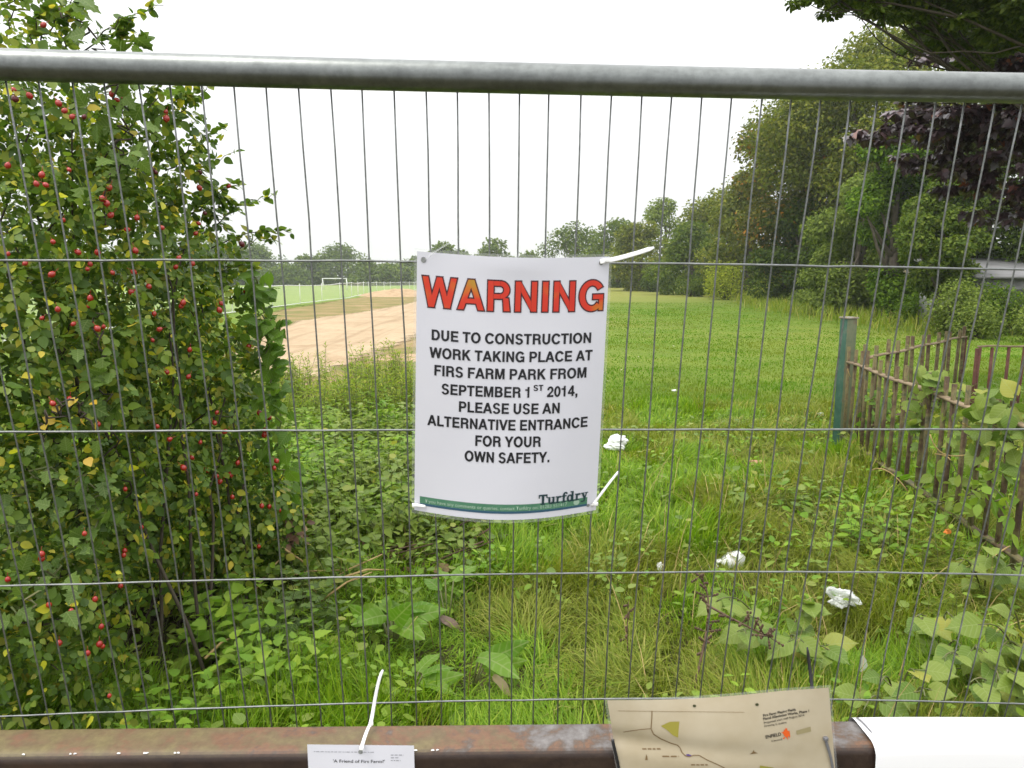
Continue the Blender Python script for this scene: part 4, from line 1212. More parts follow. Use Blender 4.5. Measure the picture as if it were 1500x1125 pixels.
# outbuilding glimpsed between the leaves on the right
def outbuilding():
    Y = 21.5; x0, x1 = gx_at(1428, Y), gx_at(1600, Y)
    z1 = top_h(406, Y)
    r = empty('outbuilding', ((x0 + x1) / 2, Y, 0), 'pale grey outbuilding glimpsed between leaves at the right edge', 'outbuilding')
    MB().box(((x0 + x1) / 2, Y + 1.6, z1 / 2 - .1), (x1 - x0, 3.0, z1 + .2)).build('wall', plain('pale_render', (.34, .34, .33), .85, var=(.17, .17, .165), vscale=1.3), r)
    mb = MB()
    cx = (x0 + x1) / 2
    V = [(x0 - .2, Y - .15, z1 - .05), (x1 + .2, Y - .15, z1 - .05), (x1 + .2, Y + 3.3, z1 + .55), (x0 - .2, Y + 3.3, z1 + .55)]
    V += [(x, y, z + .08) for x, y, z in V]
    mb.add(V, [(0, 3, 2, 1), (4, 5, 6, 7), (0, 1, 5, 4), (1, 2, 6, 5), (2, 3, 7, 6), (3, 0, 4, 7)])
    mb.build('roof', plain('grey_sheet_roof', (.2, .2, .2), .6, var=(.13, .13, .13), vscale=1.1), r)
    for px in (1476, 1545):
        xd = gx_at(px, Y)
        f = MB().box((xd, Y + .07, .62), (.92, .08, 1.3)).build('door', plain('dark_door', (.03, .03, .035), .6), r)
        MB().box((xd, Y + .03, 1.32), (1.06, .1, .09)).build('lintel', plain('pale_lintel', (.5, .5, .48), .7), f)
    MB().box((gx_at(1422, Y), Y - .3, .75), (.13, .13, 1.5)).build('post', plain('dark_post', (.05, .045, .04), .8), r)
outbuilding()
def house():
    Y = 60.; x = gx_at(1352, Y); z1 = top_h(384, Y); z2 = top_h(362, Y)
    r = empty('house', (x, Y, 0), 'distant house with a slate grey roof peeping over the light green hedge', 'house')
    MB().box((x, Y + 3, z1 / 2), (7, 6, z1)).build('wall', plain('house_wall', (.30, .25, .2), .9), r)
    mb = MB(); V = [(x - 3.8, Y - .3, z1), (x + 3.8, Y - .3, z1), (x + 3.8, Y + 6.3, z1), (x - 3.8, Y + 6.3, z1), (x - 3.8, Y + 3, z2), (x + 3.8, Y + 3, z2)]
    mb.add(V, [(0, 1, 5, 4), (2, 3, 4, 5), (0, 4, 3), (1, 2, 5), (0, 3, 2, 1)]).build('roof', plain('slate', (.13, .13, .15), .7, var=(.18, .18, .19), vscale=2), r)
house()

# white van under the far trees
def van(px, Y, lab):
    x = gx_at(px, Y)
    r = empty('parked_van', (x, Y, 0), lab, 'van')
    wp, gl, ty = plain('white_paint', (.75, .75, .76), .3), plain('dark_glass', (.03, .035, .04), .1), plain('tyre_rubber', (.02, .02, .02), .8)
    mb = MB()
    prof = [(-2.2, .35), (2.2, .35), (2.25, .9), (1.75, 1.15), (1.15, 1.9), (-2.1, 1.95), (-2.25, 1.2)]
    V = [(x + a, Y - .85, z) for a, z in prof] + [(x + a, Y + .85, z) for a, z in prof]
    n = len(prof)
    mb.add(V, [tuple(range(n)), tuple(range(n, 2 * n))[::-1]] + [(i, i + n, (i + 1) % n + n, (i + 1) % n) for i in range(n)])
    body = mb.build('body', wp, r)
    for a, b_ in ((-1.7, -.4), (-.2, 1.0)):
        MB().add([(x + a, Y - .856, 1.25), (x + b_, Y - .856, 1.25), (x + b_ - (.25 if b_ > .5 else 0), Y - .856, 1.72), (x + a, Y - .856, 1.72)], [(0, 1, 2, 3)]).build('window', gl, r)
    for a in (-1.4, 1.4):
        w_ = MB().tube([(x + a, Y - .9, .33), (x + a, Y - .65, .33)], .33, 18).build('tyre', ty, r)
        MB().tube([(x + a, Y - .92, .33), (x + a, Y - .9, .33)], .18, 12).build('rim', wp, w_)
van(946, 124, 'white van parked under the far trees right of the sign')

# ------------------------------------------------------------------ pitch furniture
def goal():
    Y = 112.; xl, xr = gx_at(473, Y), gx_at(508, Y); z0 = hz((xl + xr) / 2, Y); zt = top_h(408, Y)
    r = empty('goal', ((xl + xr) / 2, Y, z0), 'small white goal frame on the far pitch', 'goal')
    wm = plain('white_metal', (.8, .8, .8), .4)
    MB().tube([(xl, Y, z0), (xl, Y, zt)], .06, 8).build('upright', wm, r)
    MB().tube([(xr, Y, z0), (xr, Y, zt)], .06, 8).build('upright', wm, r)
    MB().tube([(xl - .06, Y, zt), (xr + .06, Y, zt)], .06, 8).build('crossbar', wm, r)
    mb = MB()
    for xx in (xl, xr): mb.tube([(xx, Y, zt), (xx, Y + 1.0, z0)], .035, 6)
    mb.build('back_stay', wm, r)
goal()
def barrier():
    bot = [(300, 466), (375, 456), (440, 446.5), (510, 438), (540, 430.5), (572, 426), (600, 424)]
    ht = [37, 36, 29, 24, 19.5, 16, 15]
    P = [ground(px, py, -.05) for px, py in bot]
    # carry the line on behind the sign and behind the bush
    P = [P[0] + (P[0] - P[1]) * 2.0] + P + [ground(640, 420, -.2), ground(676, 417, -.3)]
    P = [np.array([p[0], p[1], hz(p[0], p[1]) + .03]) for p in P]
    H_ = 1.12
    r = empty('mesh_barrier', P[3], 'long low white mesh barrier sagging along the edge of the pitch', 'barrier')
    m, t, b, out = new_mat('white_netting')
    b.inputs['Base Color'].default_value = (.8, .8, .8, 1)
    tr = t.nodes.new('ShaderNodeBsdfTransparent'); mx = t.nodes.new('ShaderNodeMixShader'); mx.inputs[0].default_value = .2
    t.links.new(tr.outputs[0], mx.inputs[1]); t.links.new(b.outputs[0], mx.inputs[2]); t.links.new(mx.outputs[0], out.inputs[0])
    wm = plain('white_tape', (.78, .78, .78), .6)
    pts = []
    for a, c in zip(P[:-1], P[1:]):
        n = max(2, int(np.linalg.norm(c - a) / 2.2))
        for k in range(n): pts.append(a + (c - a) * k / n)
    pts.append(P[-1]); pts = np.array(pts)
    pts[:, 2] = hgt(pts[:, 0], pts[:, 1]) + .04
    mb, tp, bt_ = MB(), [], []
    for k, p in enumerate(pts):
        bt_.append(p + UP * .02 * rng.random()); tp.append(p + UP * (H_ - .10 * rng.random()))
    V = []
    for a, c in zip(bt_, tp): V += [a, c]
    mb.add(V, [(2 * i, 2 * i + 2, 2 * i + 3, 2 * i + 1) for i in range(len(pts) - 1)])
    mb.build('netting', m, r)
    MB().tube(tp, .035, 6, flat=.6).build('top_band', wm, r); MB().tube(bt_, .03, 6, flat=.6).build('bottom_band', wm, r)
    for k in range(0, len(pts), 2):
        MB().tube([pts[k] - UP * .1, pts[k] + UP * (H_ + .06)], .018, 6).build('stake', wm, r)
barrier()

# ------------------------------------------------------------------ the damp air
m = bpy.data.materials.new('damp_air'); m.use_nodes = True
t = m.node_tree; t.nodes.clear()
o_ = t.nodes.new('ShaderNodeOutputMaterial'); pv = t.nodes.new('ShaderNodeVolumePrincipled')
pv.inputs['Color'].default_value = (.90, .95, 1.0, 1); pv.inputs['Density'].default_value = .00055; pv.inputs['Anisotropy'].default_value = .2
t.links.new(pv.outputs[0], o_.inputs['Volume'])
hz_o = MB().box((0, 400, 14), (1900, 1010, 32)).build('haze', m)
tag(hz_o, 'thin pale damp air that greys the far trees', 'haze', kind='stuff')

# ------------------------------------------------------------------ the rose bush on the left
def rose_bush():
    base = np.array([-1.75, 3.1, 0.])
    root = empty('rose_bush', base, 'dense tall rose bush dotted with red hips filling the left side', 'bush')
    spec = [(-40, 40, 2.9, 150), (40, 170, 2.8, 130), (120, 215, 3.0, 115), (200, 250, 3.15, 80), (20, 340, 2.6, 150), (150, 350, 2.9, 130), (250, 345, 3.3, 75), (295, 385, 3.4, 55),
            (60, 500, 2.6, 150), (200, 480, 3.0, 140), (300, 470, 3.4, 85), (335, 535, 3.5, 58), (110, 620, 2.7, 160), (255, 610, 3.2, 125), (335, 640, 3.5, 70),
            (30, 760, 2.4, 160), (180, 745, 2.8, 135), (300, 735, 3.3, 105), (365, 735, 3.5, 62), (330, 815, 3.45, 75), (400, 790, 3.6, 40), (345, 760, 3.4, 88), (392, 830, 3.45, 58), (300, 825, 3.2, 75), (258, 205, 3.15, 52), (282, 290, 3.3, 48), (225, 150, 3.1, 55), (420, 745, 3.65, 42), (240, 820, 3.0, 70),
            (40, 900, 2.25, 140), (130, 860, 2.5, 95), (70, 1010, 2.2, 120), (165, 985, 2.35, 42), (-40, 600, 2.4, 160), (-60, 880, 2.2, 150),
            (-150, 150, 2.9, 150), (-190, 420, 2.6, 170), (-200, 700, 2.5, 170), (-190, 950, 2.3, 150), (-330, 500, 2.9, 170), (-330, 800, 2.8, 170), (-10, 250, 3.3, 180), (130, 420, 3.6, 190), (200, 640, 3.7, 190), (100, 800, 3.3, 190), (260, 560, 3.9, 130), (290, 760, 3.9, 130)]
    L = [(at(px, py, Y), (r / F * Y * .95, r / F * Y * .8, r / F * Y * .95)) for px, py, Y, r in spec]
    mbt = MB()
    # compound leaves: sprigs of leaflets set along a short stalk
    Pc, Dc, Nc = lobe_leaves(L, 2500 * 1.2, .45, .35)
    ok = Pc[:, 2] > .03
    # gaps near the top and at the ragged right side where sky shows
    thin = np.clip((Pc[:, 2] - 2.0) / .9, 0, 1)
    ok &= rng.random(len(Pc)) > .55 * thin
    Pc, Dc, Nc = Pc[ok], Dc[ok], Nc[ok]
    # drooping arching canes carrying leaves out of the mass
    canes = []
    def cane(P0, P1, sag, r0=.004, leafy=26):
        P0, P1 = np.array(P0), np.array(P1)
        t_ = np.linspace(0, 1, 14)[:, None]
        P = P0 + (P1 - P0) * t_ + UP * sag * (4 * t_ * (1 - t_)) + rng.normal(0, .006, (14, 3))
        mbt.tube(P, np.linspace(r0, r0 * .35, 14), 5)
        canes.append((P, leafy))
    for px0, py0, px1, py1, Y in ((120, 80, 232, 8, 2.9), (150, 110, 222, 58, 2.95), (60, 60, 130, -10, 2.9), (10, 60, 30, -20, 2.9), (90, 90, 110, 20, 2.9), (40, 70, 75, 15, 2.8), (170, 75, 190, 40, 2.95),
                                  (230, 210, 312, 122, 3.2), (250, 250, 325, 190, 3.2), (250, 285, 345, 225, 3.3), (270, 330, 350, 268, 3.3), (290, 310, 338, 345, 3.3), (300, 345, 400, 285, 3.4),
                                  (310, 365, 430, 340, 3.4), (330, 385, 405, 350, 3.4), (310, 410, 372, 390, 3.4), (335, 440, 390, 430, 3.45), (345, 500, 400, 470, 3.5), (230, 180, 285, 140, 3.1),
                                  (380, 700, 430, 665, 3.6), (390, 760, 445, 745, 3.6), (380, 800, 452, 800, 3.6), (200, 170, 262, 112, 3.05), (270, 250, 330, 300, 3.3), (300, 290, 350, 310, 3.35)):
        cane(at(px0, py0, Y), at(px1, py1, Y), .03, .0032, 38 if px1 > 200 else 44)
    for _ in range(40):                              # canes inside the mass
        c, r = L[rng.integers(len(L))]
        d = rdir(1)[0] * np.array(r)
        b0 = np.array([base[0] + rng.normal(0, .35), base[1] + rng.normal(0, .3), .0])
        t_ = np.linspace(0, 1, 12)[:, None]
        e = c + d * .8
        P = b0 + (e - b0) * t_ + UP * (.35 * (4 * t_ * (1 - t_))) * (e[2] > .6) + rng.normal(0, .012, (12, 3))
        P[:, 2] = np.maximum(P[:, 2], .0)
        mbt.tube(P, np.linspace(.008, .002, 12), 5)
    mbt.build('cane', M['twig'], root, True)
    Pl, Dl, Nl, Sl = [], [], [], []
    n = len(Pc)
    # each sprig: a terminal leaflet and two pairs
    Dn = nrm(Dc); Nn = nrm(Nc - Dn * (Nc * Dn).sum(1, keepdims=True)); Bn = np.cross(Nn, Dn)
    s0 = .020 + .034 * rng.random(n) ** 1.3 * np.clip(.55 + Pc[:, 1] * .14, .8, 1.1)
    for along, side, ang in ((1.0, 0, 0), (.55, 1, .9), (.55, -1, .9), (.05, 1, 1.1), (.05, -1, 1.1)):
        k = rng.random(n) < (.95 if ang < 1 else .75)
        jit = rng.normal(0, .16, (n, 3))
        d = nrm(Dn * math.cos(ang) + Bn * (side * math.sin(ang)) + jit - UP * .12)
        Pl.append((Pc + Dn * (s0 * (along * 1.1))[:, None] + Bn * (s0 * .08 * side)[:, None])[k]); Dl.append(d[k])
        Nl.append(nrm(Nn + rng.normal(0, .22, (n, 3)))[k]); Sl.append((s0 * rng.uniform(.75, 1.1, n) * (1 if ang == 0 else .88))[k])
    for P, m_ in canes:
        q_ = rng.uniform(.12, 1, m_) * 13; i_ = np.minimum(q_.astype(int), 12); f_ = (q_ - i_)[:, None]
        p = P[i_] * (1 - f_) + P[i_ + 1] * f_
        d = nrm(rdir(m_) * np.array([1, 1, .6]) + nrm(P[-1] - P[0]) * .6 - UP * .2)
        Pl.append(p + d * .008); Dl.append(d); Nl.append(nrm(UP + rng.normal(0, .6, (m_, 3)))); Sl.append(rng.uniform(.026, .046, m_))
    Pl, Dl, Nl, Sl = map(np.concatenate, (Pl, Dl, Nl, Sl))
    leaves('foliage', M['rose'], root, Pl, Dl, Nl, Sl, LEAFLET)
    # hips: ripe red ovals, singly or in small bunches on the outside of the mass
    spots = [(64, 35), (19, 132), (22, 143), (43, 140), (85, 152), (96, 160), (107, 170), (123, 172), (163, 137), (172, 146), (182, 143), (176, 129), (199, 168), (243, 165), (244, 173),
             (62, 257), (55, 270), (66, 271), (101, 249), (12, 242), (152, 237), (150, 290), (157, 297), (167, 303), (160, 276), (161, 316), (93, 323), (77, 355), (115, 367), (144, 369), (12, 371), (37, 386),
             (76, 402), (131, 388), (129, 395), (163, 399), (195, 398), (198, 366), (186, 336), (236, 332), (200, 318), (292, 275), (301, 311), (290, 327), (288, 342), (336, 272), (293, 252), (227, 254), (222, 247),
             (262, 378), (258, 390), (283, 385), (355, 358), (85, 452), (62, 466), (133, 436), (130, 448), (107, 475), (143, 480), (151, 478), (192, 428), (198, 427), (217, 419), (264, 449), (267, 443), (225, 460), (232, 482), (224, 498),
             (245, 543), (276, 551), (280, 512), (323, 455), (324, 444), (361, 426), (364, 507), (77, 591), (103, 586), (144, 620), (318, 604), (315, 621), (379, 605), (395, 611), (248, 645), (293, 648), (230, 625), (330, 632),
             (281, 668), (268, 685), (302, 688), (348, 676), (339, 695), (322, 706), (386, 637), (387, 630), (405, 675), (402, 686), (390, 690), (183, 718), (207, 773), (318, 700), (340, 728), (394, 742), (382, 741),
             (288, 722), (408, 747), (125, 780), (151, 801), (182, 812), (181, 806), (60, 812), (61, 818), (12, 848), (176, 858), (106, 860), (140, 877), (72, 886), (105, 895), (149, 918), (86, 942), (145, 944), (150, 946), (127, 957), (160, 1018), (380, 800)]
    # one hip of each kind, then copies
    def hip_mesh(nm, mat):
        mb = MB()
        tt = np.linspace(0, math.pi, 9)
        prof = [(math.sin(a) * .5 * (1 + .12 * math.cos(a)), -math.cos(a) * .56) for a in tt]
        ring = 12
        V = [(r_ * math.cos(k / ring * 6.283), r_ * math.sin(k / ring * 6.283), z) for r_, z in prof for k in range(ring)]
        mb.add(V, [(i * ring + k, i * ring + (k + 1) % ring, (i + 1) * ring + (k + 1) % ring, (i + 1) * ring + k) for i in range(8) for k in range(ring)])
        mb.tube([(0, 0, .5), (0, .06, .9), (.05, .12, 1.3)], [.05, .04, .03], 5)
        for k in range(5):                         # dried sepals at the tip
            a = k / 5 * 6.283
            mb.add([(.10 * math.cos(a), .10 * math.sin(a), -.52), (.10 * math.cos(a + .8), .10 * math.sin(a + .8), -.52), (.24 * math.cos(a + .4), .24 * math.sin(a + .4), -.82)], [(0, 1, 2)])
        o = mb.build(nm, mat, None, True)
        return o
    red, drk = hip_mesh('hip', M['hip']), hip_mesh('hip', M['hipdark'])
    first = {id(red): True, id(drk): True}
    C = np.array([c for c, r in L]); Rr = np.array([r for c, r in L])
    shown = 0
    rest = MB()
    src = red.data
    hv = np.array([v.co for v in src.vertices]); hf = [tuple(p.vertices) for p in src.polygons]
    for k, (px, py) in enumerate(spots):
        px += rng.normal(0, .8); py += rng.normal(0, .8)
        r_ = ray(px, py); r_ = r_ / np.linalg.norm(r_)
        o3 = np.array([0, 0, CAMZ])
        best = None
        for c, rr in zip(C, Rr):                   # first surface of the mass in that direction
            a_ = (r_ / rr); b_ = (o3 - c) / rr
            A_, B_, C_ = a_ @ a_, 2 * a_ @ b_, b_ @ b_ - 1.0
            D_ = B_ * B_ - 4 * A_ * C_
            if D_ > 0:
                t_ = (-B_ - math.sqrt(D_)) / (2 * A_)
                if t_ > .5 and (best is None or t_ < best): best = t_
        if best is None: best = 3.3 / r_[1]
        p = o3 + r_ * (best + rng.uniform(-.03, .025))
        sz = rng.uniform(.0050, .0078) * (best / r_[1] * r_[1]) * .95
        rot = (rng.normal(0, .5), rng.normal(0, .5), rng.uniform(0, 6))
        dark = k in (23, 42, 46, 47, 48, 52) or (k < 16 and k % 5 == 2)
        if shown < 100:
            s_ = drk if dark else red
            if first[id(s_)]: o = s_; first[id(s_)] = False; o.parent = root
            else:
                o = s_.copy(); link(o, root)
            o.location = p - base; o.scale = (sz, sz, sz * 1.06); o.rotation_euler = rot
            shown += 1
        else:
            rest.add(hv * sz + p, hf)
    o = rest.build('hip', M['hip'], root, True); o['kind'] = 'stuff'
    return L
bushL = rose_bush()

def vine(name, label, pts, n, mat, size, tm, spread, seed=0, cat='climbing plant', stem='stemgreen', up=.5):
    """climber: a winding stem through pts with leaves held off it"""
    pts = [np.array(p, float) for p in pts]
    root = empty(name, pts[0] * np.array([1, 1, 0]), label, cat)
    P = smooth_pts(pts, 40) if len(pts) < 5 else np.stack([np.interp(np.linspace(0, len(pts) - 1, 60), range(len(pts)), [p[i] for p in pts]) for i in range(3)], 1)
    P = P + rng.normal(0, spread * .12, P.shape)
    MB().tube(P, .0035, 6).build('stem', M[stem], root, True)
    i_ = rng.integers(0, len(P), n)
    d = nrm(rdir(n) + np.array([0, -.5, -.25]))
    pp = P[i_] + rdir(n) * spread * rng.random((n, 1)) ** .6
    leaves('foliage', M[mat], root, pp, d, nrm(np.array([0, -.5, up + .3]) + rng.normal(0, .4, (n, 3))), size * rng.uniform(.6, 1.25, n), tm)
    return root
vine('bindweed', 'lime green bindweed climbing the right edge of the rose bush', [at(402, 790, 3.55), at(412, 700, 3.5), at(405, 620, 3.45), at(398, 540, 3.4), at(388, 470, 3.35), at(372, 400, 3.35)], 190, 'lime', .07, HEART, .10)
vine('ivy', 'dark ivy trailing through the lower left of the rose bush', [at(20, 740, 2.25), at(60, 690, 2.3), at(120, 700, 2.35), at(150, 760, 2.4), at(90, 830, 2.2), at(30, 900, 2.05)], 110, 'haw', .055, LOBED, .12, cat='ivy')
# bigger lobed leaves lodged in the bush: a hawthorn shoot growing through it
vine('hawthorn_shoot', 'broad lobed leaves of a young tree shoot in the middle of the rose bush', [at(230, 830, 2.75), at(190, 760, 2.7), at(160, 640, 2.55), at(150, 540, 2.5), at(140, 460, 2.5)], 60, 'haw', .075, LOBED, .13, cat='shoot', stem='twig')
vine('hawthorn_shoot', 'yellow leaved shoot in the rose bush just above the second wire', [at(60, 640, 2.3), at(85, 600, 2.3), at(110, 590, 2.35), at(130, 620, 2.35)], 13, 'yellow', .036, LEAFLET, .09, cat='shoot', stem='twig')
vine('hawthorn_shoot', 'large leaved shoot rising past the top tube in the upper left', [at(140, 330, 2.7), at(175, 240, 2.75), at(185, 180, 2.8), at(150, 90, 2.8), at(100, 20, 2.8)], 95, 'haw', .07, LOBED, .16, cat='shoot', stem='twig')
vine('bramble', 'reddish autumn leaves low at the right foot of the rose bush', [at(425, 800, 3.5), at(430, 770, 3.55), at(425, 740, 3.6)], 36, 'dead', .05, OVATE, .07, stem='twig')

# ------------------------------------------------------------------ nettles, weeds and grass
def herbs(name, pos, hts, mat, size, pairs, tm, label, cat, stem_r=.0025, kind='stuff', droop=-.25, parent=None, top=1.0):
    root = empty(name, (pos[:, 0].mean(), pos[:, 1].mean(), 0), label, cat, kind=kind) if parent is None else parent
    n = len(pos); Ps, Ds, Ns, Ss = [], [], [], []
    lean = rng.normal(0, .14, (n, 2))
    mb = MB()
    for k in range(pairs):
        t_ = (.22 + .78 * k / max(1, pairs - 1)) * top
        c = pos + np.concatenate([lean * (hts * t_ ** 2)[:, None], (hts * t_)[:, None]], 1)
        az = rng.uniform(0, 6.283, n) + k * 1.57
        for s in (0, math.pi):
            a = az + s + rng.normal(0, .25, n)
            d = np.stack([np.cos(a), np.sin(a), droop + .55 * (t_ > .9) + rng.normal(0, .2, n)], 1)
            sz = size * (1.15 - .5 * t_) * rng.uniform(.75, 1.2, n)
            Ps.append(c + nrm(d) * .012); Ds.append(d); Ns.append(nrm(UP + rng.normal(0, .28, (n, 3)))); Ss.append(sz)
    P, D, N, S = map(np.concatenate, (Ps, Ds, Ns, Ss))
    leaves('foliage', mat, root, P, D, N, S, tm)
    for p, h, l in zip(pos, hts, lean):
        mb.tube([p, p + np.array([l[0] * h * .25, l[1] * h * .25, h * .5]), p + np.array([l[0] * h, l[1] * h, h])], [stem_r, stem_r * .8, stem_r * .4], 4, False)
    mb.build('stem', M['stemgreen'], root)
    return root
def scatter(poly, n):
    P = np.array(poly); out = []
    while len(out) < n:
        x = rng.uniform(P[:, 0].min(), P[:, 0].max(), 4 * n); y = rng.uniform(P[:, 1].min(), P[:, 1].max(), 4 * n)
        k = inpoly(x, y, poly)
        out += list(zip(x[k], y[k]))
    a = np.array(out[:n])
    return np.stack([a[:, 0], a[:, 1], hgt(a[:, 0], a[:, 1])], 1)
nettle_poly = [(-2.6, 7.6), (-1.1, 7.6), (-.75, 6.6), (-.4, 5.5), (-.1, 4.75), (-.25, 4.1), (-.8, 3.75), (-1.25, 3.5), (-1.7, 4.4), (-2.2, 6)]
P = scatter(nettle_poly, 1500)
P[:, :2] += rng.normal(0, 1, (len(P), 2)) * rng.choice([.03, .28], (len(P), 1), p=[.75, .25])
P = P[vnoise(P[:, 0], P[:, 1], .42, 63) > .2]
herbs('nettle_patch', P, rng.uniform(.2, .46, len(P)) * np.clip(.6 + (P[:, 1] - 3.6) * .25, .6, 1.0) * (.55 + .8 * vnoise(P[:, 0], P[:, 1], .5, 61)), M['nettle'], .09, 5, NETTLE, 'dense bed of bright green nettles left of the sign', 'nettles')
P = scatter([(-2.3, 7.2), (-.9, 7.0), (.1, 4.9), (.25, 4.2), (-.8, 3.6), (-1.6, 4.2)], 330)
P = P[vnoise(P[:, 0], P[:, 1], .6, 66) > .45]
herbs('bramble_patch', P, rng.uniform(.2, .45, len(P)), M['bind'], .075, 4, ROUND, 'pale round leaved undergrowth mixed into the nettle bed', 'undergrowth')
weed_poly = [(-3.6, 8.2), (-3.0, 10.3), (-1.3, 9.8), (-1.05, 8.4), (-1.1, 7.2), (-2.4, 7.0)]
P = scatter(weed_poly, 900)
P = P[vnoise(P[:, 0], P[:, 1], .55, 5) > .33]
wh = rng.uniform(.42, .8, len(P)) * (.55 + .6 * vnoise(P[:, 0], P[:, 1], .8, 8))
herbs('tall_weeds', P, wh, M['weed'], .095, 13, LONG, 'feathery tall weeds standing before the sandy track', 'weeds', .004, droop=.5)
# seed heads of the tallest ones
# low leafy weeds under and beside the bush
G_HERB = 'leafy weed clumps by the fence'
def clump(name, label, c, r, n, h, mat, size, tm, pairs=3, cat='plant', group=G_HERB, droop=-.1):
    c = np.array(c, float)
    a = rng.uniform(0, 6.283, n); q_ = np.sqrt(rng.random(n)) * r
    pos = np.stack([c[0] + q_ * np.cos(a), c[1] + q_ * np.sin(a) * 1.1, np.zeros(n)], 1); pos[:, 2] = hgt(pos[:, 0], pos[:, 1])
    root = empty(name, (c[0], c[1], hz(c[0], c[1])), label, cat, group)
    herbs(name, pos, h * rng.uniform(.5, 1.15, n), M[mat], size, pairs, tm, None, None, .0022, None, droop, root)
    return root
gxy = lambda px, py, z=.12: ground(px, py, z)
clump('leafy_weed', 'fresh green leafy weed clump in front of the dark hollow under the bush', gxy(330, 940), .19, 44, .28, 'nettle', .105, NETTLE)
clump('leafy_weed', 'leafy weed clump low beside the lowest wire below the bush hollow', gxy(395, 1000), .22, 52, .22, 'nettle', .095, NETTLE)
clump('leafy_weed', 'pale leafy weed clump between the bush and the long grass', gxy(440, 900), .20, 26, .2, 'haw', .075, LOBED)
clump('leafy_weed', 'small weed clump at the far end of the bush hollow', gxy(330, 880), .12, 12, .2, 'nettle', .08, NETTLE)
clump('leafy_weed', 'weed clump at the lower left under the lowest wire', gxy(250, 1060), .18, 34, .18, 'nettle', .075, NETTLE)
clump('leafy_weed', 'round leaved weed clump just in front of the nettles', gxy(470, 850), .22, 26, .22, 'bind', .075, ROUND)
clump('leafy_weed', 'round leaved weed clump below the bottom edge of the sign', gxy(670, 790), .25, 36, .24, 'bind', .075, ROUND)
clump('leafy_weed', 'weed clump at the right end of the nettle bed', gxy(730, 760), .3, 30, .22, 'nettle', .07, OVATE)
clump('leafy_weed', 'broad weed clump right of the white torn foam', gxy(1150, 800), .26, 26, .22, 'nettle', .08, OVATE)
clump('leafy_weed', 'lobed pale weed clump in the middle of the grass left of the railings', gxy(1120, 740), .36, 22, .22, 'bind', .10, LOBED)
clump('leafy_weed', 'green weed clump at the foot of the railings', gxy(1235, 765), .40, 36, .26, 'nettle', .085, OVATE)
clump('leafy_weed', 'weed clump climbing along the foot of the nearest railings', gxy(1330, 800), .32, 34, .3, 'nettle', .085, OVATE)
clump('leafy_weed', 'weed bed inside the railings', gxy(1450, 690), .7, 90, .42, 'nettle', .10, OVATE)
clump('leafy_weed', 'pale weed bed beyond the railings by the rusty gate', (5.6, 7.0, 0), 1.1, 110, .40, 'bind', .12, OVATE)
clump('leafy_weed', 'weeds along the foot of the rear railings', (4.4, 7.4, 0), .7, 70, .4, 'weed', .09, OVATE)

def heart_plant(label, stems, mat='bind', size=.12, name='heart_leaved_plant', group='heart leaved plants by the right railings'):
    """stems: list of (base, tip, number of leaves); big leaves facing up on arching stems"""
    root = empty(name, np.array(stems[0][0]) * np.array([1, 1, 0]), label, 'plant', group)
    mb = MB(); Ps, Ds, Ns, Ss = [], [], [], []
    for b, e, n in stems:
        b, e = np.array(b, float), np.array(e, float)
        t_ = np.linspace(0, 1, 9)[:, None]
        P = b + (e - b) * t_ + UP * .08 * (4 * t_ * (1 - t_))
        mb = MB().tube(P, np.linspace(.005, .002, 9), 6)
        for k in range(n):
            f = .25 + .75 * (k + .5) / n
            p = P[min(8, int(f * 8))]
            sd = 1 if k % 2 else -1
            ax = nrm(e - b); la = np.cross(UP, ax)
            d = nrm(ax * .5 + la * sd * .8 + np.array([0, -.55, -.35]) + rng.normal(0, .25, 3))
            q_ = p + d * .045
            mb.tube([p, q_], .0018, 5)
            Ps.append(q_); Ds.append(d); Ns.append(nrm(UP * .9 + np.array([0, -.55, 0]) + rng.normal(0, .22, 3))); Ss.append(size * rng.uniform(.7, 1.15))
        mb.build('stem', M['stemgreen'], root, True)
    leaves('foliage', M[mat], root, Ps, Ds, Ns, Ss, HEART)
    return root
A3 = lambda px, py, Y: at(px, py, Y)
heart_plant('large heart leaved plant arching over the black cable tie, dead stems beside it',
            [(gxy(1150, 985, 0), A3(1095, 905, 2.75), 7), (gxy(1150, 985, 0), A3(1180, 880, 2.8), 8), (gxy(1150, 985, 0), A3(1080, 925, 2.6), 6), (gxy(1165, 1000, 0), A3(1215, 955, 2.6), 7), (gxy(1120, 930, 0), A3(1050, 880, 3.0), 5), (gxy(1140, 980, 0), A3(1170, 940, 2.5), 7)], size=.105)
heart_plant('heart leaved plant with rounded leaves at the right frame edge above the lowest wire',
            [(gxy(1500, 1000, 0), A3(1440, 915, 2.6), 5), (gxy(1500, 1000, 0), A3(1480, 890, 2.7), 5), (gxy(1510, 1000, 0), A3(1520, 930, 2.5), 5), (gxy(1500, 990, 0), A3(1465, 950, 2.45), 4)], size=.115)
heart_plant('heart leaved plant in the bottom right corner above the white banner',
            [(gxy(1470, 1060, 0), A3(1420, 1000, 2.3), 4), (gxy(1470, 1060, 0), A3(1475, 985, 2.3), 4), (gxy(1480, 1060, 0), A3(1505, 1010, 2.2), 4)], size=.115)
heart_plant('low heart leaved plant at the left end of the white banner',
            [(gxy(1310, 1050, 0), A3(1290, 1000, 2.35), 4), (gxy(1310, 1050, 0), A3(1340, 985, 2.4), 4), (gxy(1300, 1060, 0), A3(1265, 1040, 2.2), 3), (gxy(1330, 1060, 0), A3(1355, 1020, 2.2), 3)], size=.095)
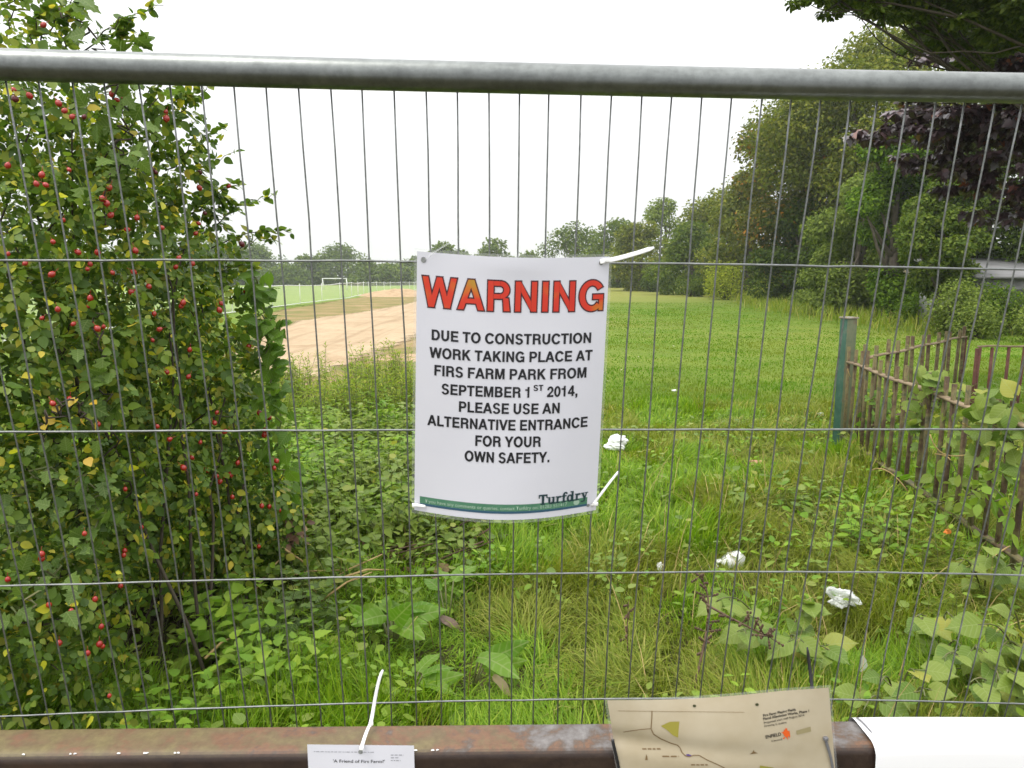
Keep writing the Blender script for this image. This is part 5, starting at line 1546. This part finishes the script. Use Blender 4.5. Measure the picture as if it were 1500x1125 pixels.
heart_plant('heart leaved plant between the clear plastic bag and the right edge leaves',
            [(gxy(1370, 960, 0), A3(1340, 905, 2.75), 4), (gxy(1370, 960, 0), A3(1390, 900, 2.8), 4), (gxy(1380, 970, 0), A3(1410, 960, 2.55), 3)], size=.10)
# bindweed over the railings
vine('bindweed', 'bright bindweed twining over the nearer part of the front railings', [A3(1500, 700, 3.75), A3(1480, 640, 3.8), A3(1470, 590, 3.85), A3(1440, 600, 4.1), A3(1440, 660, 4.2)], 70, 'bind', .10, HEART, .13)
vine('bindweed', 'bindweed leaves on the middle of the front railings', [A3(1340, 640, 5.0), A3(1350, 580, 4.95), A3(1375, 560, 4.8), A3(1400, 590, 4.7), A3(1420, 640, 4.5), A3(1390, 700, 4.5)], 130, 'bind', .08, HEART, .16)
vine('bindweed', 'sparse climber on the railings beside the green post', [A3(1260, 690, 6.2), A3(1270, 620, 6.2), A3(1290, 580, 6.0), A3(1310, 620, 5.8), A3(1300, 700, 5.6)], 110, 'lime', .075, OVATE, .15)
vine('bindweed', 'pale climber low on the front railings under the second wire', [A3(1480, 760, 3.6), A3(1430, 720, 4.0), A3(1390, 740, 4.3), A3(1340, 700, 4.9)], 90, 'nettle', .09, OVATE, .16)

heart_plant('heart leaved plant trailing through the grass under the right edge leaves',
            [(gxy(1420, 1010, 0), A3(1380, 965, 2.45), 5), (gxy(1420, 1010, 0), A3(1430, 950, 2.5), 6), (gxy(1430, 1000, 0), A3(1465, 1000, 2.35), 5)], size=.095)
heart_plant('heart leaved plant at the foot of the nearest railings',
            [(gxy(1440, 880, 0), A3(1400, 820, 3.2), 6), (gxy(1440, 880, 0), A3(1450, 800, 3.25), 7), (gxy(1450, 880, 0), A3(1490, 830, 3.2), 6)], size=.095)

# dock leaves in the grass
def dock(label, c, n, h, size, az0, mat='dock', az_s=1.6):
    c = np.array(c, float); root = empty('dock_plant', (c[0], c[1], 0), label, 'dock plant', 'dock plants in the long grass')
    a = az0 + rng.normal(0, az_s, n)
    d = np.stack([np.cos(a), np.sin(a), rng.uniform(.05, .6, n)], 1)
    p = np.stack([c[0] + .05 * np.cos(a), c[1] + .05 * np.sin(a), h * rng.uniform(.6, 1.2, n)], 1)
    mb = MB()
    for q_ in p: mb.tube([(c[0], c[1], 0), q_], .004, 5)
    mb.build('stem', M['stemgreen'], root, True)
    leaves('foliage', M[mat], root, p, d, nrm(UP * .9 + np.array([0, -.4, 0]) + rng.normal(0, .5, (n, 3))), size * rng.uniform(.7, 1.2, n), DOCK, np.full(n, 1.1))
    return root
dock('dock plant with large pale leaves left of the sign foot, above the lowest wire', gxy(575, 920), 14, .17, .19, 2.2)
dock('small dock plant close behind the standing white cable tie', gxy(600, 985), 4, .11, .15, -.8)
dock('dock plant with one broad leaf bent over, below the middle of the sign', gxy(690, 975), 3, .16, .19, -.3, az_s=.7)
dock('dock plant with an upright bright leaf under the sign edge', gxy(655, 890), 4, .2, .16, 1.2)
dock('low dock leaf just behind the beam under the third wire', gxy(645, 1055), 3, .08, .15, -1.2)

# ------------------------------------------------------------------ grass
trk = [tuple(p) for p in chaikin(verge_poly)]
def place_grass(n, y0, y1, power=2.0, xpad=.9):
    u_ = rng.random(n)
    y = (y0 ** (2 - power) + u_ * (y1 ** (2 - power) - y0 ** (2 - power))) ** (1 / (2 - power)) if power != 2 else y0 * (y1 / y0) ** u_
    x = rng.uniform(-1, 1, n) * (.76 * y + xpad)
    return x, y
npoly2 = [(-2.4, 7.4), (-1.2, 7.3), (-.5, 5.4), (-.3, 4.4), (-.9, 3.9), (-1.5, 4.4)]
# long lodged grass near the gate
x, y = place_grass(290000, 1.75, 9.0, 1.2)
k = ~inpoly(x, y, npoly2) & ~((x < -1.45) & (y > 2.9) & (y < 4.6)) & ~inpoly(x, y, trk)
hollow = ((x + 1.35) / .5) ** 2 + ((y - 3.05) / .5) ** 2 < 1
k &= ~(hollow & (rng.random(len(x)) < .93))
tuss = vnoise(x, y, .28, 11) * .6 + vnoise(x, y, .75, 12) * .5
k &= rng.random(len(x)) < np.clip(.25 + 1.1 * tuss, 0, 1)
x, y, tuss = x[k], y[k], tuss[k]
n = len(x)
Pg = np.stack([x, y, hgt(x, y) - .01], 1)
big = vnoise(x, y, .5, 21)
A = 6.283 * (vnoise(x, y, .45, 13) * 1.3 + vnoise(x, y, .16, 14) * .5) + rng.normal(0, .85, n)
bend = np.clip(.45 + .75 * vnoise(x, y, .6, 15) + rng.normal(0, .25, n), .08, 1.04)
H = (.10 + .22 * tuss) * rng.uniform(.5, 1.25, n) * np.where(y > 6.5, .75, 1)
H *= np.where((x > .8) & (y < 4.5), 1.12, 1)
for lx, ly, lr in ((.95, 6.45, .45), (1.16, 3.75, .4), (1.45, 3.1, .3), (2.15, 6.1, .3), (-.25, 3.1, .3), (-.05, 2.75, .2)):   # trodden short where litter lies
    H *= 1 - .72 * np.exp(-((x - lx) ** 2 + (y - ly + lr * .4) ** 2) / lr ** 2)
Wd = rng.uniform(.003, .0078, n) * np.clip(y / 3.5, .85, 2.0)
gr = empty('long_grass', (0, 4, 0), 'long tangled green and straw coloured grass behind the fence', 'grass', kind='stuff')
isg = (vnoise(x, y, .55, 31) > .6) | ((x < -.35) & (y < 3.3))
blades('blades', M['grass'], gr, Pg[~isg], H[~isg], Wd[~isg], A[~isg], bend[~isg])
blades('fresh_blades', M['grassg'], gr, Pg[isg], H[isg] * .9, Wd[isg] * 1.1, A[isg], bend[isg] * .95)
# shorter lawn further out
x, y = place_grass(230000, 7.5, 46, 2.0)
k = ~inpoly(x, y, trk) & (x > -3.2 - .1 * y) & ~((x < -.9) & (y < 9.5))
x, y = x[k], y[k]; n = len(x)
t2 = vnoise(x, y, .8, 41) * .5 + vnoise(x, y, 2.6, 42) * .6
keep = rng.random(n) < .35 + .8 * t2
x, y, t2 = x[keep], y[keep], t2[keep]; n = len(x)
lg = empty('lawn_grass', (3, 18, 0), 'shorter bright green meadow grass between the near grass and the trees', 'grass', kind='stuff')
blades('blades', M['lawn'], lg, np.stack([x, y, hgt(x, y) - .006], 1), (.03 + .075 * t2) * rng.uniform(.6, 1.3, n) * np.clip(1.5 - y / 14, .55, 1.2),
       np.clip(.0012 * y, .006, .04) * rng.uniform(.7, 1.3, n), rng.uniform(0, 6.283, n), np.clip(rng.normal(.5, .25, n), .05, 1))
# rough grass and weeds along the foot of the tree row
x = rng.uniform(7, 30, 26000); y = rng.uniform(20, 60, 26000)
edge = 8.2 + .26 * (y - 20) + .2 * np.maximum(0, 36 - y)
k = (x > edge + rng.normal(0, .5, len(x))) & (x < .78 * y + 2)
x, y = x[k], y[k]; n = len(x)
blades('rough_edge', M['grass'], lg, np.stack([x, y, hgt(x, y)], 1), rng.uniform(.25, .7, n), rng.uniform(.02, .05, n), rng.uniform(0, 6.283, n), rng.uniform(.1, .8, n))

# pale seeding stems arching out of the grass
n = 420
x = rng.uniform(-.6, 2.6, n); y = rng.uniform(2.0, 6.0, n); k = (np.abs(x) < .76 * y) & ((x > .5) | (rng.random(n) < .25)); x, y = x[k], y[k]; n = len(x)
blades('seed_stems', M['straw'], gr, np.stack([x, y, hgt(x, y)], 1), rng.uniform(.22, .5, n), rng.uniform(.0022, .004, n), rng.uniform(0, 6.283, n), rng.uniform(.25, 1.0, n))
# low broad leaved ground cover among the grass
x, y = place_grass(2600, 2.0, 8.0, 1.4)
k = ~inpoly(x, y, npoly2) & ~inpoly(x, y, trk) & (vnoise(x, y, .7, 71) + .35 * (x > 1.0) + .3 * (x < -.4) > .68)
for lx, ly in ((1.16, 3.7), (1.42, 3.05), (.95, 6.4), (-.25, 3.05)):
    k &= np.hypot(x - lx, y - ly + .1) > .24
P = np.stack([x[k], y[k], hgt(x[k], y[k])], 1)
herbs('ground_cover', P, rng.uniform(.07, .24, len(P)), M['nettle'], .06, 3, OVATE, 'small broad leaved weeds coming up through the long grass', 'ground cover', .0018)
k2 = rng.random(len(P)) < .25
P2 = P[k2] + rng.normal(0, .06, (k2.sum(), 3)) * np.array([1, 1, 0])
herbs('ground_cover', P2, rng.uniform(.06, .2, len(P2)), M['bind'], .075, 2, ROUND, 'pale round leaved weeds dotted through the long grass', 'ground cover', .0018)

# a heap of dead stems and straw between nettles and grass
heap_r = empty('dead_stem_heap', gxy(600, 820, 0), 'heap of dead brown stems and straw in front of the nettles', 'dead stems', kind='stuff')
mb, ms = MB(), MB()
for _ in range(60):
    c = gxy(rng.normal(600, 50), rng.normal(815, 12), .06) + UP * rng.uniform(-.08, .06)
    d = nrm(np.array([1, .25 * rng.normal(), .25 * rng.normal()]) + np.array([.2, .5, .3])) * rng.uniform(.08, .3)
    mb.tube([c - d, c + UP * .02, c + d], rng.uniform(.0025, .006), 5)
for px0, py0, px1, py1, Y in ((400, 850, 500, 835, 3.4), (470, 880, 545, 838, 3.2), (370, 870, 420, 810, 3.3), (455, 870, 560, 812, 3.4), (505, 845, 570, 835, 3.3), (410, 800, 470, 850, 3.4), (300, 965, 350, 930, 2.6)):
    a, b_ = at(px0, py0, Y), at(px1, py1, Y + .15)
    ms.tube([a, (a + b_) / 2 + UP * .02, b_], [.006, .005, .003], 6)
mb.build('dead_stems', M['deadstem'], heap_r, True); ms.build('straw', M['straw'], heap_r, True)
dl = rng.normal(0, 1, (160, 2))
Pd = np.array([gxy(600 + 55 * a, 815 + 14 * b_, .08) for a, b_ in dl])
leaves('dead_leaves', M['dead'], heap_r, Pd, rdir(160), nrm(UP + rng.normal(0, .5, (160, 3))), rng.uniform(.04, .09, 160), OVATE)
# leaf litter under the bush, coloured dark to stand in for the shade
n = 900
Pd = np.stack([rng.normal(-1.38, .26, n), rng.normal(3.0, .28, n), np.zeros(n)], 1); Pd[:, 2] = hgt(Pd[:, 0], Pd[:, 1]) + .012
lt = empty('shade_litter', (-1.38, 3.0, 0), 'leaf litter coloured dark as shade in the hollow under the rose bush', 'leaf litter', kind='stuff')
leaves('litter', leaf_mat('shade_litter_leaf', [(0, (.02, .014, .009)), (.8, (.045, .03, .018)), (1, (.12, .08, .03))], trans=.05), lt, Pd, rdir(n) * np.array([1, 1, .2]), nrm(UP + rng.normal(0, .4, (n, 3))), rng.uniform(.03, .06, n), OVATE)

# dead dark stem with seed heads by the heart leaved plant
def dead_stem(label, pts, twigs, r0=.006):
    root = empty('dead_stem', pts[0], label, 'dead stem', 'dead weed stems')
    P = smooth_pts(pts, 14) if len(pts) > 2 else np.linspace(pts[0], pts[1], 10)
    mb = MB().tube(P, np.linspace(r0, r0 * .5, len(P)), 6)
    for _ in range(twigs):
        i = rng.integers(4, len(P)); d = nrm(rdir(1)[0] + UP * .3) * rng.uniform(.02, .06)
        mb.tube([P[i], P[i] + d], .0022, 4)
        for q_ in range(3): mb.box(P[i] + d * (.5 + .25 * q_), (.008, .008, .010), rng.uniform(0, 3), .002)
    mb.build('stem', M['deadstem'], root, True)
dead_stem('dead brown seeded stem leaning left of the heart leaved plant', [at(1016, 1015, 2.5), at(1030, 950, 2.6), at(1038, 890, 2.75), at(1025, 845, 2.85)], 26)
dead_stem('dead red brown stem lying across the heart leaved plant', [at(1035, 885, 2.7), at(1070, 905, 2.6), at(1110, 925, 2.55), at(1125, 932, 2.5)], 22, .005)
dead_stem('thin dead stem standing alone in the grass left of the heart leaved plant', [at(920, 960, 2.8), at(919, 920, 2.85), at(921, 880, 2.9)], 8, .003)

# ------------------------------------------------------------------ railings, gate and post on the right
M['oldiron'] = None
m, t, b, out = new_mat('old_rusty_iron')
f = tex_noise(t, 8, 6, .7); g = tex_noise(t, 30, 5, .7)
c = ramp(t, [(.3, (.038, .024, .016)), (.44, (.085, .052, .026)), (.54, (.15, .13, .05)), (.64, (.06, .062, .03)), (.8, (.19, .17, .09))], f)
t.links.new(mixc(t, .5, c, ramp(t, [(.3, (.6, .55, .5)), (.7, (1.2, 1.2, 1.15))], g), 'MULTIPLY'), b.inputs['Base Color'])
b.inputs['Roughness'].default_value = .85; bump(t, b, g, .5, .003)
M['iron'] = m
m, t, b, out = new_mat('rusty_red_iron')
f = tex_noise(t, 8, 6, .7)
t.links.new(ramp(t, [(.3, (.06, .025, .018)), (.55, (.12, .045, .032)), (.75, (.20, .11, .075))], f), b.inputs['Base Color']); b.inputs['Roughness'].default_value = .85
M['ironred'] = m
M['railtop'] = plain('worn_rail', (.27, .205, .12), .8, var=(.14, .095, .055), vscale=14, bmp=.4)

def railing(name, label, A_, B_, z, top, pitch, size, mat, group, jitter=.012, low=.16, skip=(), endpost=None):
    A_, B_ = np.array(A_, float), np.array(B_, float)
    root = empty(name, (A_[0], A_[1], 0), label, 'railings', group)
    dr = nrm(B_ - A_); az = math.atan2(dr[1], dr[0]); L = np.linalg.norm(B_ - A_)
    nseg = 10
    def bar(zz, hgt_, wd, nm, mt):
        P = [np.array([*(A_ + dr * L * k / nseg), zz + .008 * math.sin(k * 1.7)]) for k in range(nseg + 1)]
        side = np.array([-dr[1], dr[0], 0]); mb = MB(); V = []
        for p in P:
            for s_, u_ in ((-1, -1), (1, -1), (1, 1), (-1, 1)): V.append(p + side * s_ * wd / 2 + UP * u_ * hgt_ / 2)
        F_ = [(i * 4 + k, i * 4 + (k + 1) % 4, i * 4 + 4 + (k + 1) % 4, i * 4 + 4 + k) for i in range(nseg) for k in range(4)] + [(3, 2, 1, 0), (nseg * 4, nseg * 4 + 1, nseg * 4 + 2, nseg * 4 + 3)]
        mb.add(V, F_).build(nm, mt, root)
    bar(z, .016, .05, 'top_rail', M['railtop']); bar(low, .016, .045, 'bottom_rail', mat)
    n = int(L / pitch); k = 0
    for i in range(n + 1):
        if i in skip: continue
        p = A_ + dr * min(L, pitch * i + rng.normal(0, jitter))
        if top <= z + .01: zt = z - .010
        else: zt = top + rng.normal(0, .015)
        ln = rng.normal(0, .012, 2)
        p2 = np.array([p[0] + ln[0], p[1] + ln[1], zt])
        MB().tube([np.array([p[0], p[1], -.08]), (np.array([p[0], p[1], -.08]) + p2) / 2, p2], size * .72, 4, True, up=(dr[0] + dr[1] * .35, dr[1] - dr[0] * .35, 0)).build('paling', mat, root)
    return root, dr, az
GR = 'old iron railings of the kissing gate'
railing('iron_railings', 'row of mossy iron railings running from the green post toward the camera', (3.13, 6.62), (2.60, 3.0), .865, .985, .165, .0215, M['iron'], GR, jitter=.02)
r2, dr2, az2 = railing('iron_railings', 'rear iron railings rising behind the front row to a thick end post', (3.45, 6.92), (6.05, 9.55), .865, .985, .30, .034, M['iron'], GR)
MB().box((6.05, 9.55, .42), (.075, .03, .86), az2 + .4, .004).build('end_post', M['ironred'], r2)
r3, dr3, az3 = railing('iron_gate', 'rusty red iron gate section with a plain top bar at the right edge', (5.26, 8.05), (7.0, 8.35), .868, .86, .19, .026, M['ironred'], GR)
MB().box((5.25, 8.04, .42), (.07, .03, .86), az3 + .3, .004).build('end_post', M['ironred'], r3)
def green_post():
    p = np.array([3.16, 6.74]); r = empty('gate_post', (p[0], p[1], 0), 'faded green square steel post standing at the end of the railings', 'post')
    m, t, b, out = new_mat('faded_green_paint')
    f = tex_noise(t, 7, 6, .7); tc = t.nodes.new('ShaderNodeTexCoord')
    ge = t.nodes.new('ShaderNodeNewGeometry'); sx_ = t.nodes.new('ShaderNodeSeparateXYZ'); t.links.new(ge.outputs['True Normal'], sx_.inputs[0])
    ng_ = t.nodes.new('ShaderNodeMath'); ng_.operation = 'MULTIPLY'; ng_.inputs[1].default_value = -1; t.links.new(sx_.outputs['Y'], ng_.inputs[0])
    side = ramp(t, [(.8, (0, 0, 0)), (.85, (1, 1, 1))], ng_.outputs[0])          # the face towards the railings has lost its paint
    t.links.new(mixc(t, side, ramp(t, [(.32, (.014, .060, .038)), (.55, (.03, .10, .066)), (.68, (.10, .125, .085)), (.8, (.10, .05, .032))], f),
                     ramp(t, [(.35, (.075, .10, .05)), (.55, (.12, .135, .07)), (.7, (.11, .065, .035))], f)), b.inputs['Base Color']); b.inputs['Roughness'].default_value = .6
    a = R(12)
    MB().box((p[0], p[1], .58), (.105, .105, 1.36), a, .004).build('shaft', m, r)
    MB().box((p[0], p[1], 1.268), (.122, .122, .016), a, .003).build('cap', plain('pale_cap', (.34, .33, .28), .7, var=(.2, .15, .1), vscale=20), r)
green_post()
# dry tendrils over the railings
tr_ = empty('dry_tendrils', at(1370, 640, 4.3) * np.array([1, 1, 0]), 'pale dry tendrils hanging across the front railings', 'tendrils')
mb = MB()
for pts in ([at(1362, 636, 4.3), at(1375, 660, 4.28), at(1395, 668, 4.25), at(1424, 665, 4.2)], [at(1370, 665, 4.3), at(1385, 668, 4.3), at(1392, 674, 4.25)], [at(1330, 720, 4.6), at(1300, 690, 4.7), at(1275, 690, 4.8)],
            [at(1410, 620, 4.1), at(1425, 628, 4.1), at(1442, 630, 4.05)], [at(1425, 840, 3.5), at(1460, 812, 3.55), at(1480, 800, 3.55)], [at(1242, 540, 6.4), at(1243, 546, 6.4), at(1246, 552, 6.4)]):
    MB().tube(smooth_pts(pts, 10), .004, 5).build('tendril', M['straw'], tr_, True)

# ------------------------------------------------------------------ litter
M['bag'] = plain('white_plastic', (.88, .88, .88), .35, spec=.5)
m, t, b, out = new_mat('clear_plastic')
b.inputs['Base Color'].default_value = (.85, .87, .87, 1); b.inputs['Roughness'].default_value = .15
tr = t.nodes.new('ShaderNodeBsdfTransparent'); mx = t.nodes.new('ShaderNodeMixShader'); mx.inputs[0].default_value = .5
t.links.new(tr.outputs[0], mx.inputs[1]); t.links.new(b.outputs[0], mx.inputs[2]); t.links.new(mx.outputs[0], out.inputs[0])
M['clear'] = m
def crumple(name, label, c, size, mat, cat='litter', seed=0, crease=.28, group='litter lying in the grass'):
    r_ = np.random.default_rng(seed)
    bm = bmesh.new(); bmesh.ops.create_icosphere(bm, subdivisions=5, radius=1)
    V = np.array([v.co for v in bm.verts]); bm.verts.index_update(); Fc = [tuple(v.index for v in f.verts) for f in bm.faces]; bm.free()
    tri = lambda q_: np.abs(2 * (q_ - np.floor(q_ + .5)))
    k = np.ones(len(V)) * .9; W = V + .25 * np.stack([tri(V[:, 1] * 1.1 + .3), tri(V[:, 2] * 1.3), tri(V[:, 0] * .9 + .6)], 1)
    for fq, am in ((.7, .34), (.8, .30), (1.3, .2), (1.7, .16), (2.4, .10), (3.1, .08), (4.3, .05), (5.7, .04)):   # sharp folds, large to small
        dd = nrm(r_.normal(0, 1, 3)); k += am * crease / .28 * (tri(W @ dd * fq + r_.random()) - .5)
    k = np.clip(k, .3, 1.6)
    P = V * k[:, None] * np.array(size)
    P[:, 0] += .5 * size[0] * np.clip(V[:, 2], 0, 1) ** 2 * r_.uniform(-1, 1)
    P[:, 2] = np.maximum(P[:, 2], -size[2] * .55)
    o = raw_mesh(name, P + np.array(c), np.array(Fc).ravel(), np.arange(len(Fc)) * 3, mat, None, False)
    return tag(o, label, cat, group)
g_ = ground(902, 671)
crumple('plastic_bag', 'white crumpled plastic bag lying in the grass right of the sign', g_ + UP * .13, (.105, .07, .085), M['bag'], 'plastic bag', 3)
# torn foam: an irregular thin slab with crumbs
def foam():
    c = ground(1066, 838) + UP * .16
    r = empty('torn_foam', c * np.array([1, 1, 0]), 'torn piece of white foam packaging standing in the grass', 'foam', 'litter lying in the grass')
    def slab(pts, th, nm):
        P = [at(px, py, c[1] + .0) for px, py in pts]; n = len(P)
        Q = [p + np.array([0, th, 0]) for p in P]
        MB().add(P + Q, [tuple(range(n))[::-1], tuple(range(n, 2 * n))] + [(i, (i + 1) % n, (i + 1) % n + n, i + n) for i in range(n)]).build(nm, M['bag'], r)
    slab([(1060, 822), (1069, 814), (1086, 811), (1092, 816), (1090, 826), (1082, 840), (1073, 842), (1066, 836), (1061, 842), (1057, 838), (1062, 830), (1057, 826)], .05, 'slab')
    for pts in ([(1046, 836), (1049, 826), (1053, 829), (1051, 834), (1055, 838), (1049, 841)], [(1038, 837), (1041, 830), (1044, 834), (1042, 841)], [(1050, 823), (1057, 821), (1057, 824), (1051, 826)]):
        slab(pts, .03, 'scrap')
foam()
crumple('plastic_bag', 'clear crumpled plastic bag half sunk in the grass at the right', ground(1230, 915) + UP * .13, (.066, .04, .055), M['clear'], 'plastic bag', 8, .4)
crumple('plastic_scrap', 'tiny white scrap in the grass left of the green post', ground(1203, 615) + UP * .06, (.05, .03, .03), M['bag'], 'scrap', 9)
crumple('plastic_scrap', 'tiny white scrap on the grass beside the upper right sign edge', ground(987, 577) + UP * .05, (.035, .02, .015), M['bag'], 'scrap', 10)
crumple('plastic_scrap', 'small white scrap low in the grass below the third wire', ground(967, 850) + UP * .07, (.018, .012, .03), M['bag'], 'scrap', 11)
M['pink'] = plain('faded_wrapper', (.52, .26, .17), .6)
crumple('wrapper', 'faded pinkish wrapper in the grass left of the railings', ground(1103, 688) + UP * .05, (.075, .04, .035), M['pink'], 'wrapper', 12)
crumple('wrapper', 'small orange wrapper caught among the plants at the railing foot', at(1388, 779, 3.9), (.02, .014, .016), plain('orange_film', (.75, .22, .03), .5), 'wrapper', 13)
def fallen(label, px, py, z, size, mat, d, n, tm=MAPLE):
    p = ground(px, py, z)
    r = leaves('fallen_leaf', mat, None, np.array([p]), np.array([d], float), np.array([n], float), np.array([size]), tm)
    tag(r, label, 'leaf', 'single fallen leaves')
fallen('large brown fallen leaf in the grass below the sign', 645, 905, .09, .12, plain('brown_leaf', (.15, .10, .07), .6), (.9, -.2, -.3), (-.2, -.4, .8), DOCK)
fallen('pale tan fallen leaf near the lowest wire below the sign', 722, 990, .12, .10, plain('tan_leaf', (.27, .21, .10), .6), (.7, -.5, -.3), (.2, -.4, .8), DOCK)
fallen('pale curled dead leaf standing in the grass above the white banner', 1262, 985, .10, .07, plain('pale_leaf', (.50, .52, .44), .5), (.1, .0, 1.), (.3, -1, .1), OVATE)
# tiny pale leaves scattered on the lawn, too many and too small to count
n = 90
xx = rng.uniform(.5, 11, n); yy = rng.uniform(9, 36, n); k = xx < .62 * yy; xx, yy = xx[k], yy[k]
o = leaves('fallen_leaves', plain('pale_fallen_leaf', (.40, .36, .22), .7), None, np.stack([xx, yy, hgt(xx, yy) + .07], 1), rdir(len(xx)) * np.array([1, 1, .2]), nrm(UP + rng.normal(0, .3, (len(xx), 3))), rng.uniform(.03, .07, len(xx)), OVATE)
tag(o, 'tiny pale fallen leaves dotted over the green lawn', 'fallen leaves', kind='stuff')
